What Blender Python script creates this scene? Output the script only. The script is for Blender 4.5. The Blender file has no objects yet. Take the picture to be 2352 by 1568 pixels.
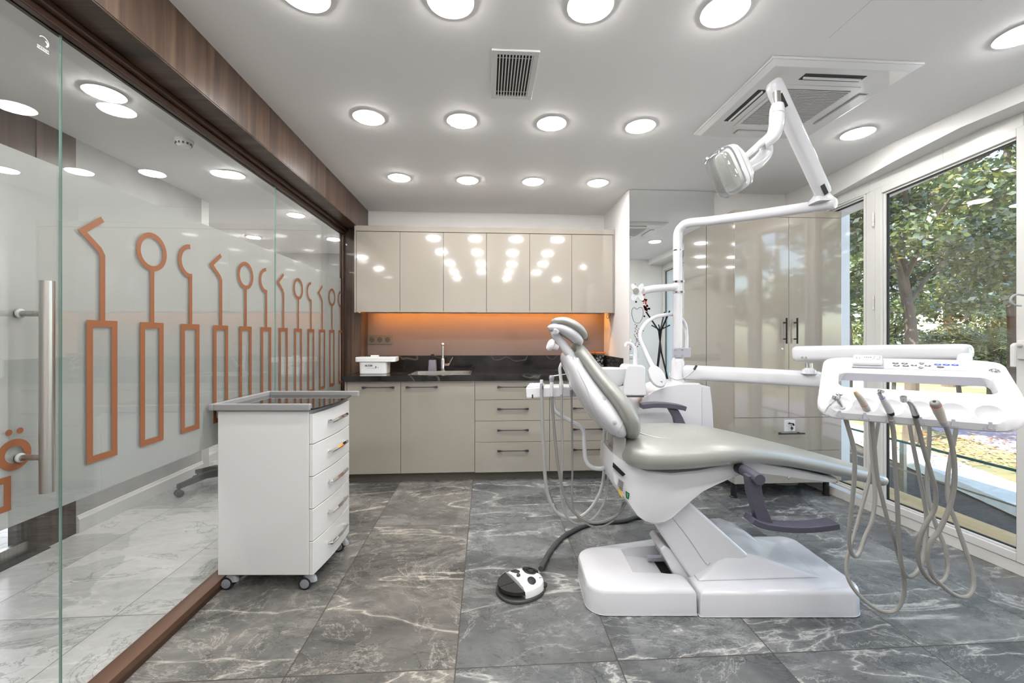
import bpy, bmesh, math, random
from mathutils import Vector, Matrix
random.seed(7)
PI = math.pi
S = bpy.context.scene
COL = S.collection
# ---------------------------------------------------------------- camera, world, exposure
TH = math.atan(0.061)                 # the camera is turned this much to the right of the room's axis
CS, SN = math.cos(TH), math.sin(TH)
FPX, CX, HY, HC = 960.0, 1176.0, 772.0, 1.235
cam_d = bpy.data.cameras.new('camera'); cam = bpy.data.objects.new('camera', cam_d); COL.objects.link(cam)
cam_d.sensor_width = 36; cam_d.lens = 36*FPX/2352; cam_d.shift_y = (HY-784)/2352
cam_d.clip_start = 0.02; cam_d.clip_end = 300
cam.location = (0, 0, HC); cam.rotation_euler = (PI/2, 0, -TH)
S.camera = cam
w = bpy.data.worlds.new('sky'); S.world = w; w.use_nodes = True
wn = w.node_tree; bg = wn.nodes['Background']
sky = wn.nodes.new('ShaderNodeTexSky')
sky.sky_type = 'NISHITA'; sky.sun_disc = False; sky.sun_elevation = math.radians(50); sky.sun_rotation = math.radians(250)
wn.links.new(sky.outputs[0], bg.inputs[0]); bg.inputs[1].default_value = 0.9
sd = bpy.data.lights.new('sun', 'SUN'); sd.energy = 15.0; sd.angle = 0.01; sd.color = (1, .95, .87)
so = bpy.data.objects.new('sun', sd); COL.objects.link(so)
_sv = Vector((0.75, 0.28, -0.95)).normalized()          # light travels this way: over the roof, towards the park
so.rotation_euler = _sv.to_track_quat('-Z', 'Y').to_euler(); so.location = (-4, -2, 8)
S.view_settings.view_transform = 'Standard'; S.view_settings.look = 'None'
S.view_settings.gamma = 1; S.view_settings.exposure = 0.50
try:
    S.cycles.use_denoising = True; S.cycles.max_bounces = 10; S.cycles.transparent_max_bounces = 16
    S.cycles.diffuse_bounces = 4; S.cycles.sample_clamp_indirect = 6; S.cycles.glossy_bounces = 5
except Exception: pass
DOWN_E = 88.0       # glow of one ceiling downlight
# ---------------------------------------------------------------- geometry of the view: rays to planes of the room
def W(x, d, h): return Vector((x*CS + d*SN, -x*SN + d*CS, h))
def A(px, py, d): return W((px-CX)/FPX*d, d, HC+(HY-py)/FPX*d)
def ray(px, py):
    a, b = (px-CX)/FPX, (HY-py)/FPX
    return Vector((a*CS+SN, -a*SN+CS, b))
def hY(px, py, Y):
    r = ray(px, py); t = Y/r.y; return Vector((r.x*t, Y, HC+r.z*t))
def hX(px, py, X):
    r = ray(px, py); t = X/r.x; return Vector((X, r.y*t, HC+r.z*t))
def hZ(px, py, Z):
    r = ray(px, py); t = (Z-HC)/r.z; return Vector((r.x*t, r.y*t, Z))
CAMR = Matrix.Rotation(-TH, 4, 'Z')
def c2(px, py, d):                       # frame of the chair (x to the right of the view, depth, height)
    return ((px-CX)/FPX*d, d, HC+(HY-py)/FPX*d)
# ---------------------------------------------------------------- mesh builder
class MB:
    def __init__(s, cam=False): s.v=[]; s.f=[]; s.m=[]; s.mi=0; s.cam=cam
    def add(s, vs, fs):
        o=len(s.v); s.v += [Vector(p) for p in vs]
        for f in fs: s.f.append([o+i for i in f]); s.m.append(s.mi)
        return s
    def box(s, a, b):
        x0,y0,z0=a; x1,y1,z1=b
        return s.add([(x0,y0,z0),(x1,y0,z0),(x1,y1,z0),(x0,y1,z0),(x0,y0,z1),(x1,y0,z1),(x1,y1,z1),(x0,y1,z1)],
            [(0,3,2,1),(4,5,6,7),(0,1,5,4),(1,2,6,5),(2,3,7,6),(3,0,4,7)])
    def hexa(s, p):                      # eight corners, bottom loop then top loop
        return s.add(p, [(0,3,2,1),(4,5,6,7),(0,1,5,4),(1,2,6,5),(2,3,7,6),(3,0,4,7)])
    def quad(s, *p): return s.add(p, [tuple(range(len(p)))])
    def prism(s, poly, ax, a, b):        # poly in the two other axes (in order), extruded a..b
        def m(p,t):
            return {'x':(t,p[0],p[1]),'y':(p[0],t,p[1]),'z':(p[0],p[1],t)}[ax]
        n=len(poly); vs=[m(p,a) for p in poly]+[m(p,b) for p in poly]
        fs=[tuple(range(n))[::-1], tuple(range(n,2*n))]+[(i,(i+1)%n,n+(i+1)%n,n+i) for i in range(n)]
        return s.add(vs,fs)
    def loft(s, rings, cap=True, closed=False):
        n=len(rings[0]); vs=[p for r in rings for p in r]; fs=[]
        R=len(rings)
        for k in range(R if closed else R-1):
            a=k*n; b=((k+1)%R)*n
            for i in range(n): fs.append((a+i,a+(i+1)%n,b+(i+1)%n,b+i))
        if cap and not closed:
            fs.append(tuple(range(n))[::-1]); fs.append(tuple((R-1)*n+i for i in range(n)))
        return s.add(vs,fs)
    def tube(s, pts, r, n=10, smooth=True, sub=6, flat=1.0):
        P=[Vector(p) for p in pts]
        rr = r if isinstance(r,(list,tuple)) else [r]*len(P)
        if smooth and len(P)>2:
            Q=[];R=[]
            for i in range(len(P)-1):
                p0=P[max(i-1,0)];p1=P[i];p2=P[i+1];p3=P[min(i+2,len(P)-1)]
                for k in range(sub):
                    t=k/sub
                    Q.append(0.5*((2*p1)+(p2-p0)*t+(2*p0-5*p1+4*p2-p3)*t*t+(3*p1-p0-3*p2+p3)*t**3))
                    R.append(rr[i]*(1-t)+rr[i+1]*t)
            Q.append(P[-1]);R.append(rr[-1]); P,rr=Q,R
        up=None; rings=[]
        for i,p in enumerate(P):
            d=(P[min(i+1,len(P)-1)]-P[max(i-1,0)])
            d = d.normalized() if d.length>1e-9 else Vector((0,0,1))
            if up is None:
                up=Vector((0,0,1)) if abs(d.z)<.9 else Vector((0,1,0))
            e=d.cross(up).normalized() if d.cross(up).length>1e-6 else d.orthogonal().normalized()
            up=e.cross(d).normalized()
            rings.append([p+e*(rr[i]*math.cos(2*PI*k/n))+up*(rr[i]*flat*math.sin(2*PI*k/n)) for k in range(n)])
        return s.loft(rings)
    def cyl(s, a, b, r, r2=None, n=24): return s.tube([a,b],[r,r if r2 is None else r2],n=n,smooth=False)
    def lathe(s, prof, c, axis=(0,0,1), n=28, closed=False):   # prof: (r, h) along axis from c
        az=Vector(axis).normalized(); e=az.orthogonal().normalized(); g=az.cross(e); c=Vector(c)
        rings=[[c+az*h+e*(max(r,1e-4)*math.cos(2*PI*k/n))+g*(max(r,1e-4)*math.sin(2*PI*k/n)) for k in range(n)] for r,h in prof]
        return s.loft(rings, closed=closed)
    def ball(s, c, r, n=16, sz=(1,1,1)):
        c=Vector(c); rings=[]
        for j in range(1,n):
            t=PI*j/n
            rings.append([c+Vector((r*sz[0]*math.sin(t)*math.cos(2*PI*k/n), r*sz[1]*math.sin(t)*math.sin(2*PI*k/n), -r*sz[2]*math.cos(t))) for k in range(n)])
        return s.loft(rings)
ROOTM = {}
def setp(o, label=None, cat=None, group=None, kind=None):
    if label: o['label']=label
    if cat: o['category']=cat
    if group: o['group']=group
    if kind: o['kind']=kind
    return o
def thing(name, label, cat, loc, group=None, rz=0.0):
    o=bpy.data.objects.new(name,None); COL.objects.link(o); o.location=loc; o.rotation_euler=(0,0,rz)
    o.empty_display_size=.05
    ROOTM[o.name]=(Matrix.Translation(Vector(loc))@Matrix.Rotation(rz,4,'Z')).inverted()
    return setp(o,label,cat,group)
def obj(name, mb, mats, parent=None, bevel=0, seg=2, smooth=True, ang=35, sub=0, label=None, cat=None, group=None, kind=None, doubles=False):
    me=bpy.data.meshes.new(name); vs=mb.v
    if mb.cam: vs=[CAMR@p for p in vs]
    if parent is not None:
        M=ROOTM[parent.name]; vs=[M@p for p in vs]; off=None
    else:
        mn=Vector([min(p[i] for p in vs) for i in range(3)]); mx=Vector([max(p[i] for p in vs) for i in range(3)])
        off=Vector(((mn.x+mx.x)/2,(mn.y+mx.y)/2,mn.z)); vs=[p-off for p in vs]
    me.from_pydata([tuple(p) for p in vs],[],mb.f)
    if not isinstance(mats,(list,tuple)): mats=[mats]
    for m in mats: me.materials.append(m)
    for p,mi in zip(me.polygons,mb.m): p.material_index=mi
    bm=bmesh.new(); bm.from_mesh(me)
    if doubles: bmesh.ops.remove_doubles(bm,verts=bm.verts,dist=1e-5)
    bmesh.ops.recalc_face_normals(bm,faces=bm.faces); bm.to_mesh(me); bm.free()
    if smooth:
        me.shade_smooth()
        try: me.set_sharp_from_angle(angle=math.radians(ang))
        except Exception: pass
    o=bpy.data.objects.new(name,me); COL.objects.link(o)
    if off is not None: o.location=off; ROOTM[o.name]=Matrix.Translation(-off)
    else:
        o.parent=parent; ROOTM[o.name]=ROOTM[parent.name]
    if bevel:
        b=o.modifiers.new('bevel','BEVEL'); b.width=bevel; b.segments=seg; b.limit_method='ANGLE'; b.angle_limit=math.radians(30); b.harden_normals=True
    if sub:
        b=o.modifiers.new('sub','SUBSURF'); b.levels=sub; b.render_levels=sub
    return setp(o,label,cat,group,kind)
def text(name, s, size, mat, parent, M, label=None, extrude=.0004, align='CENTER', bold=0):
    cu=bpy.data.curves.new(name,'FONT'); cu.body=s; cu.size=size; cu.extrude=extrude; cu.align_x=align; cu.align_y='CENTER'; cu.offset=bold
    t=bpy.data.objects.new(name+'_tmp',cu); COL.objects.link(t)
    dg=bpy.context.evaluated_depsgraph_get(); me=bpy.data.meshes.new_from_object(t.evaluated_get(dg))
    bpy.data.objects.remove(t); me.materials.clear(); me.materials.append(mat)
    me.transform(ROOTM[parent.name]@M)
    o=bpy.data.objects.new(name,me); COL.objects.link(o); o.parent=parent; ROOTM[o.name]=ROOTM[parent.name]
    if label: o['label']=label
    return o
from mathutils.bvhtree import BVHTree
def skin_hit(o, px, py):
    """where a sight line meets an object: point and outward normal in the world"""
    me=o.data; M=ROOTM[o.name].inverted(); vs=[M@v.co for v in me.vertices]
    b=BVHTree.FromPolygons(vs,[tuple(p.vertices) for p in me.polygons]); O=Vector((0,0,HC))
    loc,n,i,d=b.ray_cast(O,ray(px,py).normalized())
    if loc is None: return None,None
    if n.dot(ray(px,py))>0: n=-n
    return loc,n
def tree_copy(root, loc, rz=0, label=None, group=None):
    def cp(o,par):
        c=o.copy(); COL.objects.link(c); c.parent=par
        for ch in [x for x in bpy.data.objects if x.parent==o]: cp(ch,c)
        return c
    kids=[x for x in bpy.data.objects if x.parent==root]
    r=root.copy(); COL.objects.link(r); r.location=loc; r.rotation_euler=(0,0,rz)
    for k in kids: cp(k,r)
    return setp(r,label,None,group)
def struct(name, mb, mats, **k):
    return obj(name, mb, mats, kind='structure', **k)
# ---------------------------------------------------------------- materials
def mat(name, col=(.8,.8,.8), rough=.5, metal=0., spec=.5, coat=0., emit=None, es=0., trans=0., ior=1.45, alpha=1.):
    m=bpy.data.materials.new(name); m.use_nodes=True; b=m.node_tree.nodes['Principled BSDF']
    b.inputs['Base Color'].default_value=(*col,1); b.inputs['Roughness'].default_value=rough; b.inputs['Metallic'].default_value=metal
    b.inputs['Specular IOR Level'].default_value=spec; b.inputs['Coat Weight'].default_value=coat; b.inputs['Coat Roughness'].default_value=.03
    b.inputs['Transmission Weight'].default_value=trans; b.inputs['IOR'].default_value=ior; b.inputs['Alpha'].default_value=alpha
    if emit: b.inputs['Emission Color'].default_value=(*emit,1); b.inputs['Emission Strength'].default_value=es
    return m
class NT:
    def __init__(s,m): s.t=m.node_tree; s.b=s.t.nodes.get('Principled BSDF')
    def n(s,typ,**kw):
        x=s.t.nodes.new('ShaderNode'+typ)
        for k,v in kw.items():
            if k.startswith('i_'): x.inputs[int(k[2:])].default_value=v
            else: setattr(x,k,v)
        return x
    def l(s,a,b): s.t.links.new(a,b)
    def math(s,op,a,b=None,c=None):
        x=s.t.nodes.new('ShaderNodeMath'); x.operation=op
        for i,q in enumerate((a,b,c)):
            if q is None: continue
            if isinstance(q,(int,float)): x.inputs[i].default_value=q
            else: s.l(q,x.inputs[i])
        return x.outputs[0]
    def mix(s,f,a,b):
        x=s.t.nodes.new('ShaderNodeMix'); x.data_type='RGBA'
        for i,q in ((0,f),(6,a),(7,b)):
            if isinstance(q,(int,float)): x.inputs[i].default_value=q
            elif isinstance(q,tuple): x.inputs[i].default_value=(*q,1) if len(q)==3 else q
            else: s.l(q,x.inputs[i])
        return x.outputs[2]
    def ramp(s,f,stops):
        x=s.t.nodes.new('ShaderNodeValToRGB'); e=x.color_ramp.elements
        while len(e)<len(stops): e.new(.5)
        for q,(p,c) in zip(e,stops): q.position=p; q.color=(*c,1) if len(c)==3 else c
        s.l(f,x.inputs[0]); return x.outputs[0]
def noisy(m, col2, scale=3., stretch=(1,1,1), detail=6, amt=1., bump=0., coord='Object'):
    k=NT(m); tc=k.n('TexCoord'); mp=k.n('Mapping'); mp.inputs['Scale'].default_value=stretch
    k.l(tc.outputs[coord],mp.inputs[0]); no=k.n('TexNoise'); no.inputs['Scale'].default_value=scale; no.inputs['Detail'].default_value=detail
    k.l(mp.outputs[0],no.inputs[0]); c1=tuple(k.b.inputs['Base Color'].default_value)
    f=k.ramp(no.outputs[0],[(.3,(0,0,0)),(.7,(amt,amt,amt))])
    k.l(k.mix(f,c1,col2),k.b.inputs['Base Color'])
    if bump:
        bp=k.n('Bump'); bp.inputs['Strength'].default_value=bump; bp.inputs['Distance'].default_value=.002
        k.l(no.outputs[0],bp.inputs['Height']); k.l(bp.outputs[0],k.b.inputs['Normal'])
    return m
def glassy(name, tint=(.93,.97,.95), f0=.045, extra=0.0, rough=0.0):
    m=bpy.data.materials.new(name); m.use_nodes=True; k=NT(m); k.t.nodes.remove(k.b)
    out=k.t.nodes['Material Output']; tr=k.n('BsdfTransparent'); tr.inputs[0].default_value=(*tint,1)
    gl=k.n('BsdfGlossy'); gl.inputs['Roughness'].default_value=rough
    lw=k.n('LayerWeight'); lw.inputs[0].default_value=.5
    p=k.math('POWER',lw.outputs['Facing'],5.0); f=k.math('MULTIPLY_ADD',p,1-f0-extra,f0+extra)
    mx=k.n('MixShader'); k.l(f,mx.inputs[0]); k.l(tr.outputs[0],mx.inputs[1]); k.l(gl.outputs[0],mx.inputs[2])
    k.l(mx.outputs[0],out.inputs[0]); return m
def wood(name, c1, c2, c3, axis='Z', scale=1., rough=.35):
    m=mat(name,c1,rough,coat=.15); k=NT(m); tc=k.n('TexCoord'); mp=k.n('Mapping')
    s={'X':(.35,9,9),'Y':(9,.35,9),'Z':(9,9,.35)}[axis]; mp.inputs['Scale'].default_value=tuple(q*scale for q in s)
    k.l(tc.outputs['Object'],mp.inputs[0]); no=k.n('TexNoise'); no.inputs['Scale'].default_value=1.6; no.inputs['Detail'].default_value=9; no.inputs['Distortion'].default_value=1.3
    k.l(mp.outputs[0],no.inputs[0]); n2=k.n('TexNoise'); n2.inputs['Scale'].default_value=14; n2.inputs['Detail'].default_value=3; k.l(mp.outputs[0],n2.inputs[0])
    f=k.math('ADD',k.math('MULTIPLY',no.outputs[0],.8),k.math('MULTIPLY',n2.outputs[0],.2))
    k.l(k.ramp(f,[(.32,c3),(.5,c1),(.66,c2)]),k.b.inputs['Base Color']); return m
def tiles(name, tw, tl, x0, y0, cols, vein, grout, rough, groutw=.0022, warm_light=None, vs=1.0):
    """stone-look floor tiles: each tile has its own piece of stone"""
    m=mat(name,cols[0],rough,spec=.45); k=NT(m); ge=k.n('NewGeometry'); sp=k.n('SeparateXYZ'); k.l(ge.outputs['Position'],sp.inputs[0])
    u=k.math('DIVIDE',k.math('SUBTRACT',sp.outputs[0],x0),tw); v=k.math('DIVIDE',k.math('SUBTRACT',sp.outputs[1],y0),tl)
    iu=k.math('FLOOR',u); iv=k.math('FLOOR',v)
    cb=k.n('CombineXYZ'); k.l(iu,cb.inputs[0]); k.l(iv,cb.inputs[1])
    wn_=k.n('TexWhiteNoise',noise_dimensions='3D'); k.l(cb.outputs[0],wn_.inputs[0])
    off=k.n('VectorMath',operation='SCALE'); k.l(wn_.outputs['Color'],off.inputs[0]); off.inputs['Scale'].default_value=37.
    ad=k.n('VectorMath',operation='ADD'); k.l(ge.outputs['Position'],ad.inputs[0]); k.l(off.outputs[0],ad.inputs[1])
    # stone grain runs at a slant
    mp=k.n('Mapping'); mp.inputs['Rotation'].default_value=(0,0,math.radians(18)); mp.inputs['Scale'].default_value=(1.0*vs,1.7*vs,1)
    k.l(ad.outputs[0],mp.inputs[0])
    def noise(sc,det=8,dist=0.,src=mp.outputs[0],ro=.6):
        q=k.n('TexNoise'); q.inputs['Scale'].default_value=sc; q.inputs['Detail'].default_value=det; q.inputs['Distortion'].default_value=dist; q.inputs['Roughness'].default_value=ro
        k.l(src,q.inputs[0]); return q.outputs[0]
    big=noise(1.7,9,.7,ro=.68)
    col=k.ramp(big,[(.30,cols[0]),(.45,cols[1]),(.58,cols[2]),(.72,cols[3])])
    # broad pale drifts along the grain, long thin veins, fine crackle
    mp2=k.n('Mapping'); mp2.inputs['Rotation'].default_value=(0,0,math.radians(-8)); mp2.inputs['Scale'].default_value=(.7*vs,1.9*vs,1); k.l(ad.outputs[0],mp2.inputs[0])
    mp3=k.n('Mapping'); mp3.inputs['Rotation'].default_value=(0,0,math.radians(38)); mp3.inputs['Scale'].default_value=(1.0*vs,1.5*vs,1); k.l(ad.outputs[0],mp3.inputs[0])
    d1=noise(1.6,10,.5,mp2.outputs[0],.62); drift=k.ramp(d1,[(.50,(0,0,0)),(.70,(.55,.55,.55))])
    col=k.mix(drift,col,cols[3])
    # broken facets of slightly different tone
    wa=k.n('VectorMath',operation='ADD'); ws=k.n('VectorMath',operation='SCALE'); ws.inputs['Scale'].default_value=.5
    nq=k.n('TexNoise'); nq.inputs['Scale'].default_value=1.5; nq.inputs['Detail'].default_value=7; nq.inputs['Roughness'].default_value=.6; k.l(mp3.outputs[0],nq.inputs[0]); k.l(nq.outputs['Color'],ws.inputs[0]); k.l(mp3.outputs[0],wa.inputs[0]); k.l(ws.outputs[0],wa.inputs[1])
    vf=k.n('TexVoronoi',feature='F1'); vf.inputs['Scale'].default_value=1.7; k.l(wa.outputs[0],vf.inputs[0])
    sx=k.n('SeparateXYZ'); k.l(vf.outputs['Color'],sx.inputs[0])
    fm=k.t.nodes.new('ShaderNodeMix'); fm.data_type='RGBA'; fm.blend_type='MULTIPLY'; fm.inputs[0].default_value=1
    k.l(col,fm.inputs[6]); k.l(k.ramp(sx.outputs[0],[(0,(.72,.72,.72)),(1,(1.2,1.2,1.2))]),fm.inputs[7]); col=fm.outputs[2]
    fine=noise(16,6,.3,ro=.7); col=k.mix(k.ramp(fine,[(.35,(.35,.35,.35)),(.6,(0,0,0))]),col,cols[0])
    e1=noise(1.0,11,.6,mp2.outputs[0],.55); vein1=k.ramp(k.math('ABSOLUTE',k.math('SUBTRACT',e1,.5)),[(0,(1,1,1)),(.0025,(.55,.55,.55)),(.007,(.15,.15,.15)),(.02,(0,0,0))])
    n3=noise(1.5,12,1.2,mp3.outputs[0],.70); vein2=k.ramp(k.math('ABSOLUTE',k.math('SUBTRACT',n3,.5)),[(0,(1,1,1)),(.003,(.3,.3,.3)),(.007,(0,0,0))])
    n4=noise(5.5,12,1.6,ro=.74); vein3=k.ramp(k.math('ABSOLUTE',k.math('SUBTRACT',n4,.5)),[(0,(.9,.9,.9)),(.008,(0,0,0))])
    mask=k.ramp(noise(1.3,3),[(.50,(0,0,0)),(.62,(1,1,1))])
    v3=k.math('MULTIPLY',vein3,mask)
    vt=k.math('MINIMUM',k.math('ADD',k.math('ADD',k.math('MULTIPLY',vein1,.9),k.math('MULTIPLY',vein2,.8)),k.math('MULTIPLY',v3,.6)),1.0)
    col=k.mix(k.math('MULTIPLY',vt,.8),col,vein)
    # dark cracks
    n5=noise(1.9,9,1.0,ro=.7); 
    r5=k.math('ABSOLUTE',k.math('SUBTRACT',n5,.42)); dk=k.ramp(r5,[(0,(.7,.7,.7)),(.012,(0,0,0))])
    col=k.mix(dk,col,tuple(q*.35 for q in cols[0]))
    if warm_light:  # tint left of the seam paints in the warmer light there
        fw=k.ramp(k.math('ADD',k.math('MULTIPLY',sp.outputs[0],1.),k.math('MULTIPLY',wn_.outputs['Value'],.2)),[(0,(1,1,1)),(1,(0,0,0))]) if False else k.math('LESS_THAN',sp.outputs[0],x0+tw*0)
        col2=k.n('Mix',data_type='RGBA',blend_type='MULTIPLY') if False else None
        q=k.t.nodes.new('ShaderNodeMix'); q.data_type='RGBA'; q.blend_type='MULTIPLY'; k.l(fw,q.inputs[0]); k.l(col,q.inputs[6]); q.inputs[7].default_value=(*warm_light,1); col=q.outputs[2]
    # tile-to-tile tone
    q=k.t.nodes.new('ShaderNodeMix'); q.data_type='RGBA'; q.blend_type='MULTIPLY'; q.inputs[0].default_value=1
    k.l(col,q.inputs[6]); k.l(k.ramp(wn_.outputs['Value'],[(0,(.8,.8,.8)),(1,(1.0,1.0,1.0))]),q.inputs[7]); col=q.outputs[2]
    fu=k.math('FRACT',u); fv=k.math('FRACT',v)
    du=k.math('MULTIPLY',k.math('MINIMUM',fu,k.math('SUBTRACT',1.,fu)),tw); dv=k.math('MULTIPLY',k.math('MINIMUM',fv,k.math('SUBTRACT',1.,fv)),tl)
    g=k.math('LESS_THAN',k.math('MINIMUM',du,dv),groutw)
    col=k.mix(g,col,grout); k.l(col,k.b.inputs['Base Color'])
    k.l(k.math('ADD',k.math('MULTIPLY',n4,.18),k.math('ADD',rough-.09,k.math('MULTIPLY',g,.3))),k.b.inputs['Roughness'])
    bp=k.n('Bump'); bp.inputs['Strength'].default_value=.25; bp.inputs['Distance'].default_value=.001
    k.l(k.math('SUBTRACT',big,k.math('MULTIPLY',g,2.)),bp.inputs['Height']); k.l(bp.outputs[0],k.b.inputs['Normal'])
    return m
def marble_black(name):
    m=mat(name,(.03,.03,.03),.14,spec=.4,coat=.1); k=NT(m); tc=k.n('TexCoord'); mp=k.n('Mapping'); mp.inputs['Rotation'].default_value=(.3,.5,.7)
    k.l(tc.outputs['Object'],mp.inputs[0]); no=k.n('TexNoise'); no.inputs['Scale'].default_value=4; no.inputs['Detail'].default_value=9; k.l(mp.outputs[0],no.inputs[0])
    base=k.ramp(no.outputs[0],[(.35,(.006,.006,.006)),(.65,(.026,.025,.025))])
    n2=k.n('TexNoise'); n2.inputs['Scale'].default_value=1.5; n2.inputs['Detail'].default_value=3; n2.inputs['Distortion'].default_value=.15; k.l(mp.outputs[0],n2.inputs[0])
    v=k.ramp(k.math('ABSOLUTE',k.math('SUBTRACT',n2.outputs[0],.5)),[(0,(1,1,1)),(.0035,(.15,.15,.15)),(.008,(0,0,0))])
    k.l(k.mix(k.math('MULTIPLY',v,.22),base,(.4,.38,.36)),k.b.inputs['Base Color']); return m
M_={}
M_['wall']=noisy(mat('white wall paint',(.80,.785,.77),.55,spec=.3),(.76,.745,.73),2.2,amt=.6)
M_['ceil']=noisy(mat('matt ceiling paint',(.86,.85,.845),.7,spec=.2),(.84,.83,.825),1.2,amt=.6)
M_['concrete']=noisy(mat('grey plaster',(.52,.515,.50),.6,spec=.2),(.40,.39,.38),3.5,amt=1.,detail=9)
M_['walnut']=wood('walnut laminate upright grain',(.075,.043,.028),(.13,.080,.052),(.028,.016,.011),'Z')
M_['walnut_y']=wood('walnut laminate long grain',(.060,.034,.022),(.10,.06,.038),(.022,.013,.009),'X')
M_['brownmetal']=mat('brown coated aluminium',(.055,.028,.018),.35,metal=.25,spec=.5)
M_['brownlight']=mat('light brown coated aluminium',(.12,.062,.038),.35,metal=.3,spec=.5)
M_['glass']=glassy('clear glass',(.965,.972,.968),.045,.045)
M_['winglass']=glassy('window glass',(.93,.95,.935),.05,.05)
M_['edge']=mat('green glass edge',(.22,.34,.30),.1,spec=.6,coat=.5)
M_['gloss_beige']=noisy(mat('gloss lacquer greige',(.325,.292,.252),.08,spec=.8,coat=1.),(.305,.274,.236),90.,amt=.5)
M_['beige_edge']=mat('greige edge',(.29,.262,.225),.35)
M_['plinth']=mat('taupe plinth',(.12,.105,.085),.4)
M_['gapdark']=mat('shadow gap dark',(.03,.03,.03),.6)
M_['blackmarble']=marble_black('black veined worktop')
M_['splash']=noisy(mat('rose back-painted glass',(.205,.160,.145),.10,spec=.5,coat=.5),(.19,.15,.136),60.,amt=.4)
M_['handle']=mat('anthracite metal',(.07,.07,.075),.38,metal=.8)
M_['blackmetal']=mat('black powder coated metal',(.012,.012,.013),.35,spec=.5)
M_['chrome']=mat('chrome',(.78,.78,.80),.08,metal=1)
M_['steel']=noisy(mat('brushed steel',(.55,.53,.50),.28,metal=1),(.42,.40,.38),3.,(60,60,.6))
M_['white']=mat('white enamelled plastic',(.615,.615,.645),.16,spec=.5,coat=.5)
M_['whitewarm']=mat('white lacquer',(.74,.74,.74),.2,spec=.5,coat=.3)
M_['frame']=mat('white window profile',(.66,.65,.63),.22,spec=.5,coat=.3)
M_['leather']=noisy(mat('silver grey upholstery',(.34,.34,.318),.36,metal=.30,spec=.5,coat=.08),(.325,.325,.303),40.,amt=.5)
M_['mauve']=mat('grey mauve plastic',(.062,.058,.083),.42)
M_['lilac']=mat('pale lilac plastic',(.36,.355,.40),.35)
M_['hose']=mat('grey silicone hose',(.235,.228,.215),.42,spec=.4)
M_['hose2']=mat('light hose',(.38,.38,.37),.4,spec=.4)
M_['blackrub']=mat('black rubber',(.015,.015,.016),.5)
M_['greyrub']=mat('dark grey cable sleeve',(.055,.053,.05),.5)
M_['black']=mat('flat black',(.004,.004,.004),.6)
M_['white_em']=mat('glowing diffuser',(.9,.9,.9),.5,emit=(1,.985,.96),es=DOWN_E)
M_['white_emh']=mat('glowing hall diffuser',(.9,.9,.9),.5,emit=(1,.99,.97),es=DOWN_E*1.5)
M_['led']=mat('amber strip light',(.9,.5,.2),.5,emit=(1,.40,.07),es=64)
M_['orange']=mat('orange vinyl',(.20,.072,.028),.45)
M_['mirror']=mat('mirror glass',(.93,.95,.94),.0,metal=1)
# ================================================================ ROOM SHELL
ZC = 2.473; XG = -1.338; YB = 4.21; XW = 2.62; XH = -2.57; YR = -1.9
floor_m = tiles('grey marbled stone tiles',.6145,1.2,-.115,1.563,
    [(.055,.060,.063),(.115,.121,.123),(.175,.181,.182),(.27,.27,.26)],(.60,.59,.56),(.05,.04,.032),.28,warm_light=(1.06,.98,.90))
hall_m = tiles('pale marbled stone tiles',.6145,1.2,XG-.3,.75,
    [(.52,.515,.505),(.62,.615,.60),(.67,.665,.655),(.74,.735,.72)],(.80,.79,.77),(.2,.19,.17),.2)
struct('floor', MB().box((XG,YR,-.12),(2.80,YB+.1,0)), floor_m, smooth=False)
struct('floor_hall', MB().box((-4.6,YR,-.12),(XG,6.6,0)), hall_m, smooth=False)
struct('ceiling', MB().box((-4.6,YR,ZC),(3.2,6.6,ZC+.25)), M_['ceil'], smooth=False)
struct('wall_back', MB().box((XG,YB,0),(1.22,YB+.12,ZC)), M_['wall'], smooth=False)
struct('wall_pillar', MB().box((1.2,3.50,0),(3.2,YB+.12,ZC)), M_['wall'], smooth=False)
struct('wall_rear', MB().box((-4.6,YR-.12,-.12),(1.9,YR,ZC)), M_['wall'], smooth=False)
struct('wall_rear_right', MB().box((1.9,YR-.12,-.12),(3.2,.28,ZC)), M_['wall'], smooth=False)
# wood frieze over the partition
struct('trim_1', MB().box((-1.335,YR,2.238),(-1.168,YB,ZC)), [M_['walnut']], smooth=False)
struct('trim_2', MB().box((-1.333,YR,2.232),(-1.170,YB,2.2379)), [M_['walnut_y']], smooth=False)
m=MB().box((-1.358,YR,2.182),(-1.312,YB,2.2319)); struct('trim_3', m, M_['brownmetal'], bevel=.004)
m=MB().box((-1.312,YR,2.206),(-1.290,YB,2.2319)); struct('trim_4', m, M_['brownmetal'], bevel=.006)
# lower rail of the partition
struct('trim_5', MB().box((-1.356,YR,0),(-1.29,3.98,.022)), M_['brownmetal'], bevel=.002)
struct('trim_6', MB().prism([(-1.356,.0225),(-1.291,.0225),(-1.291,.05),(-1.326,.058),(-1.356,.058)],'y',YR,3.98), M_['brownlight'], bevel=.0015)
# end post and walnut panel beside the cupboards
struct('trim_7', MB().box((-1.356,3.95,.0),(-1.320,3.98,2.182)), M_['brownmetal'], bevel=.003)
struct('wall_panel', MB().box((-1.334,3.985,0),(-1.172,YB-.001,2.232)), M_['walnut'], smooth=False)
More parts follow.
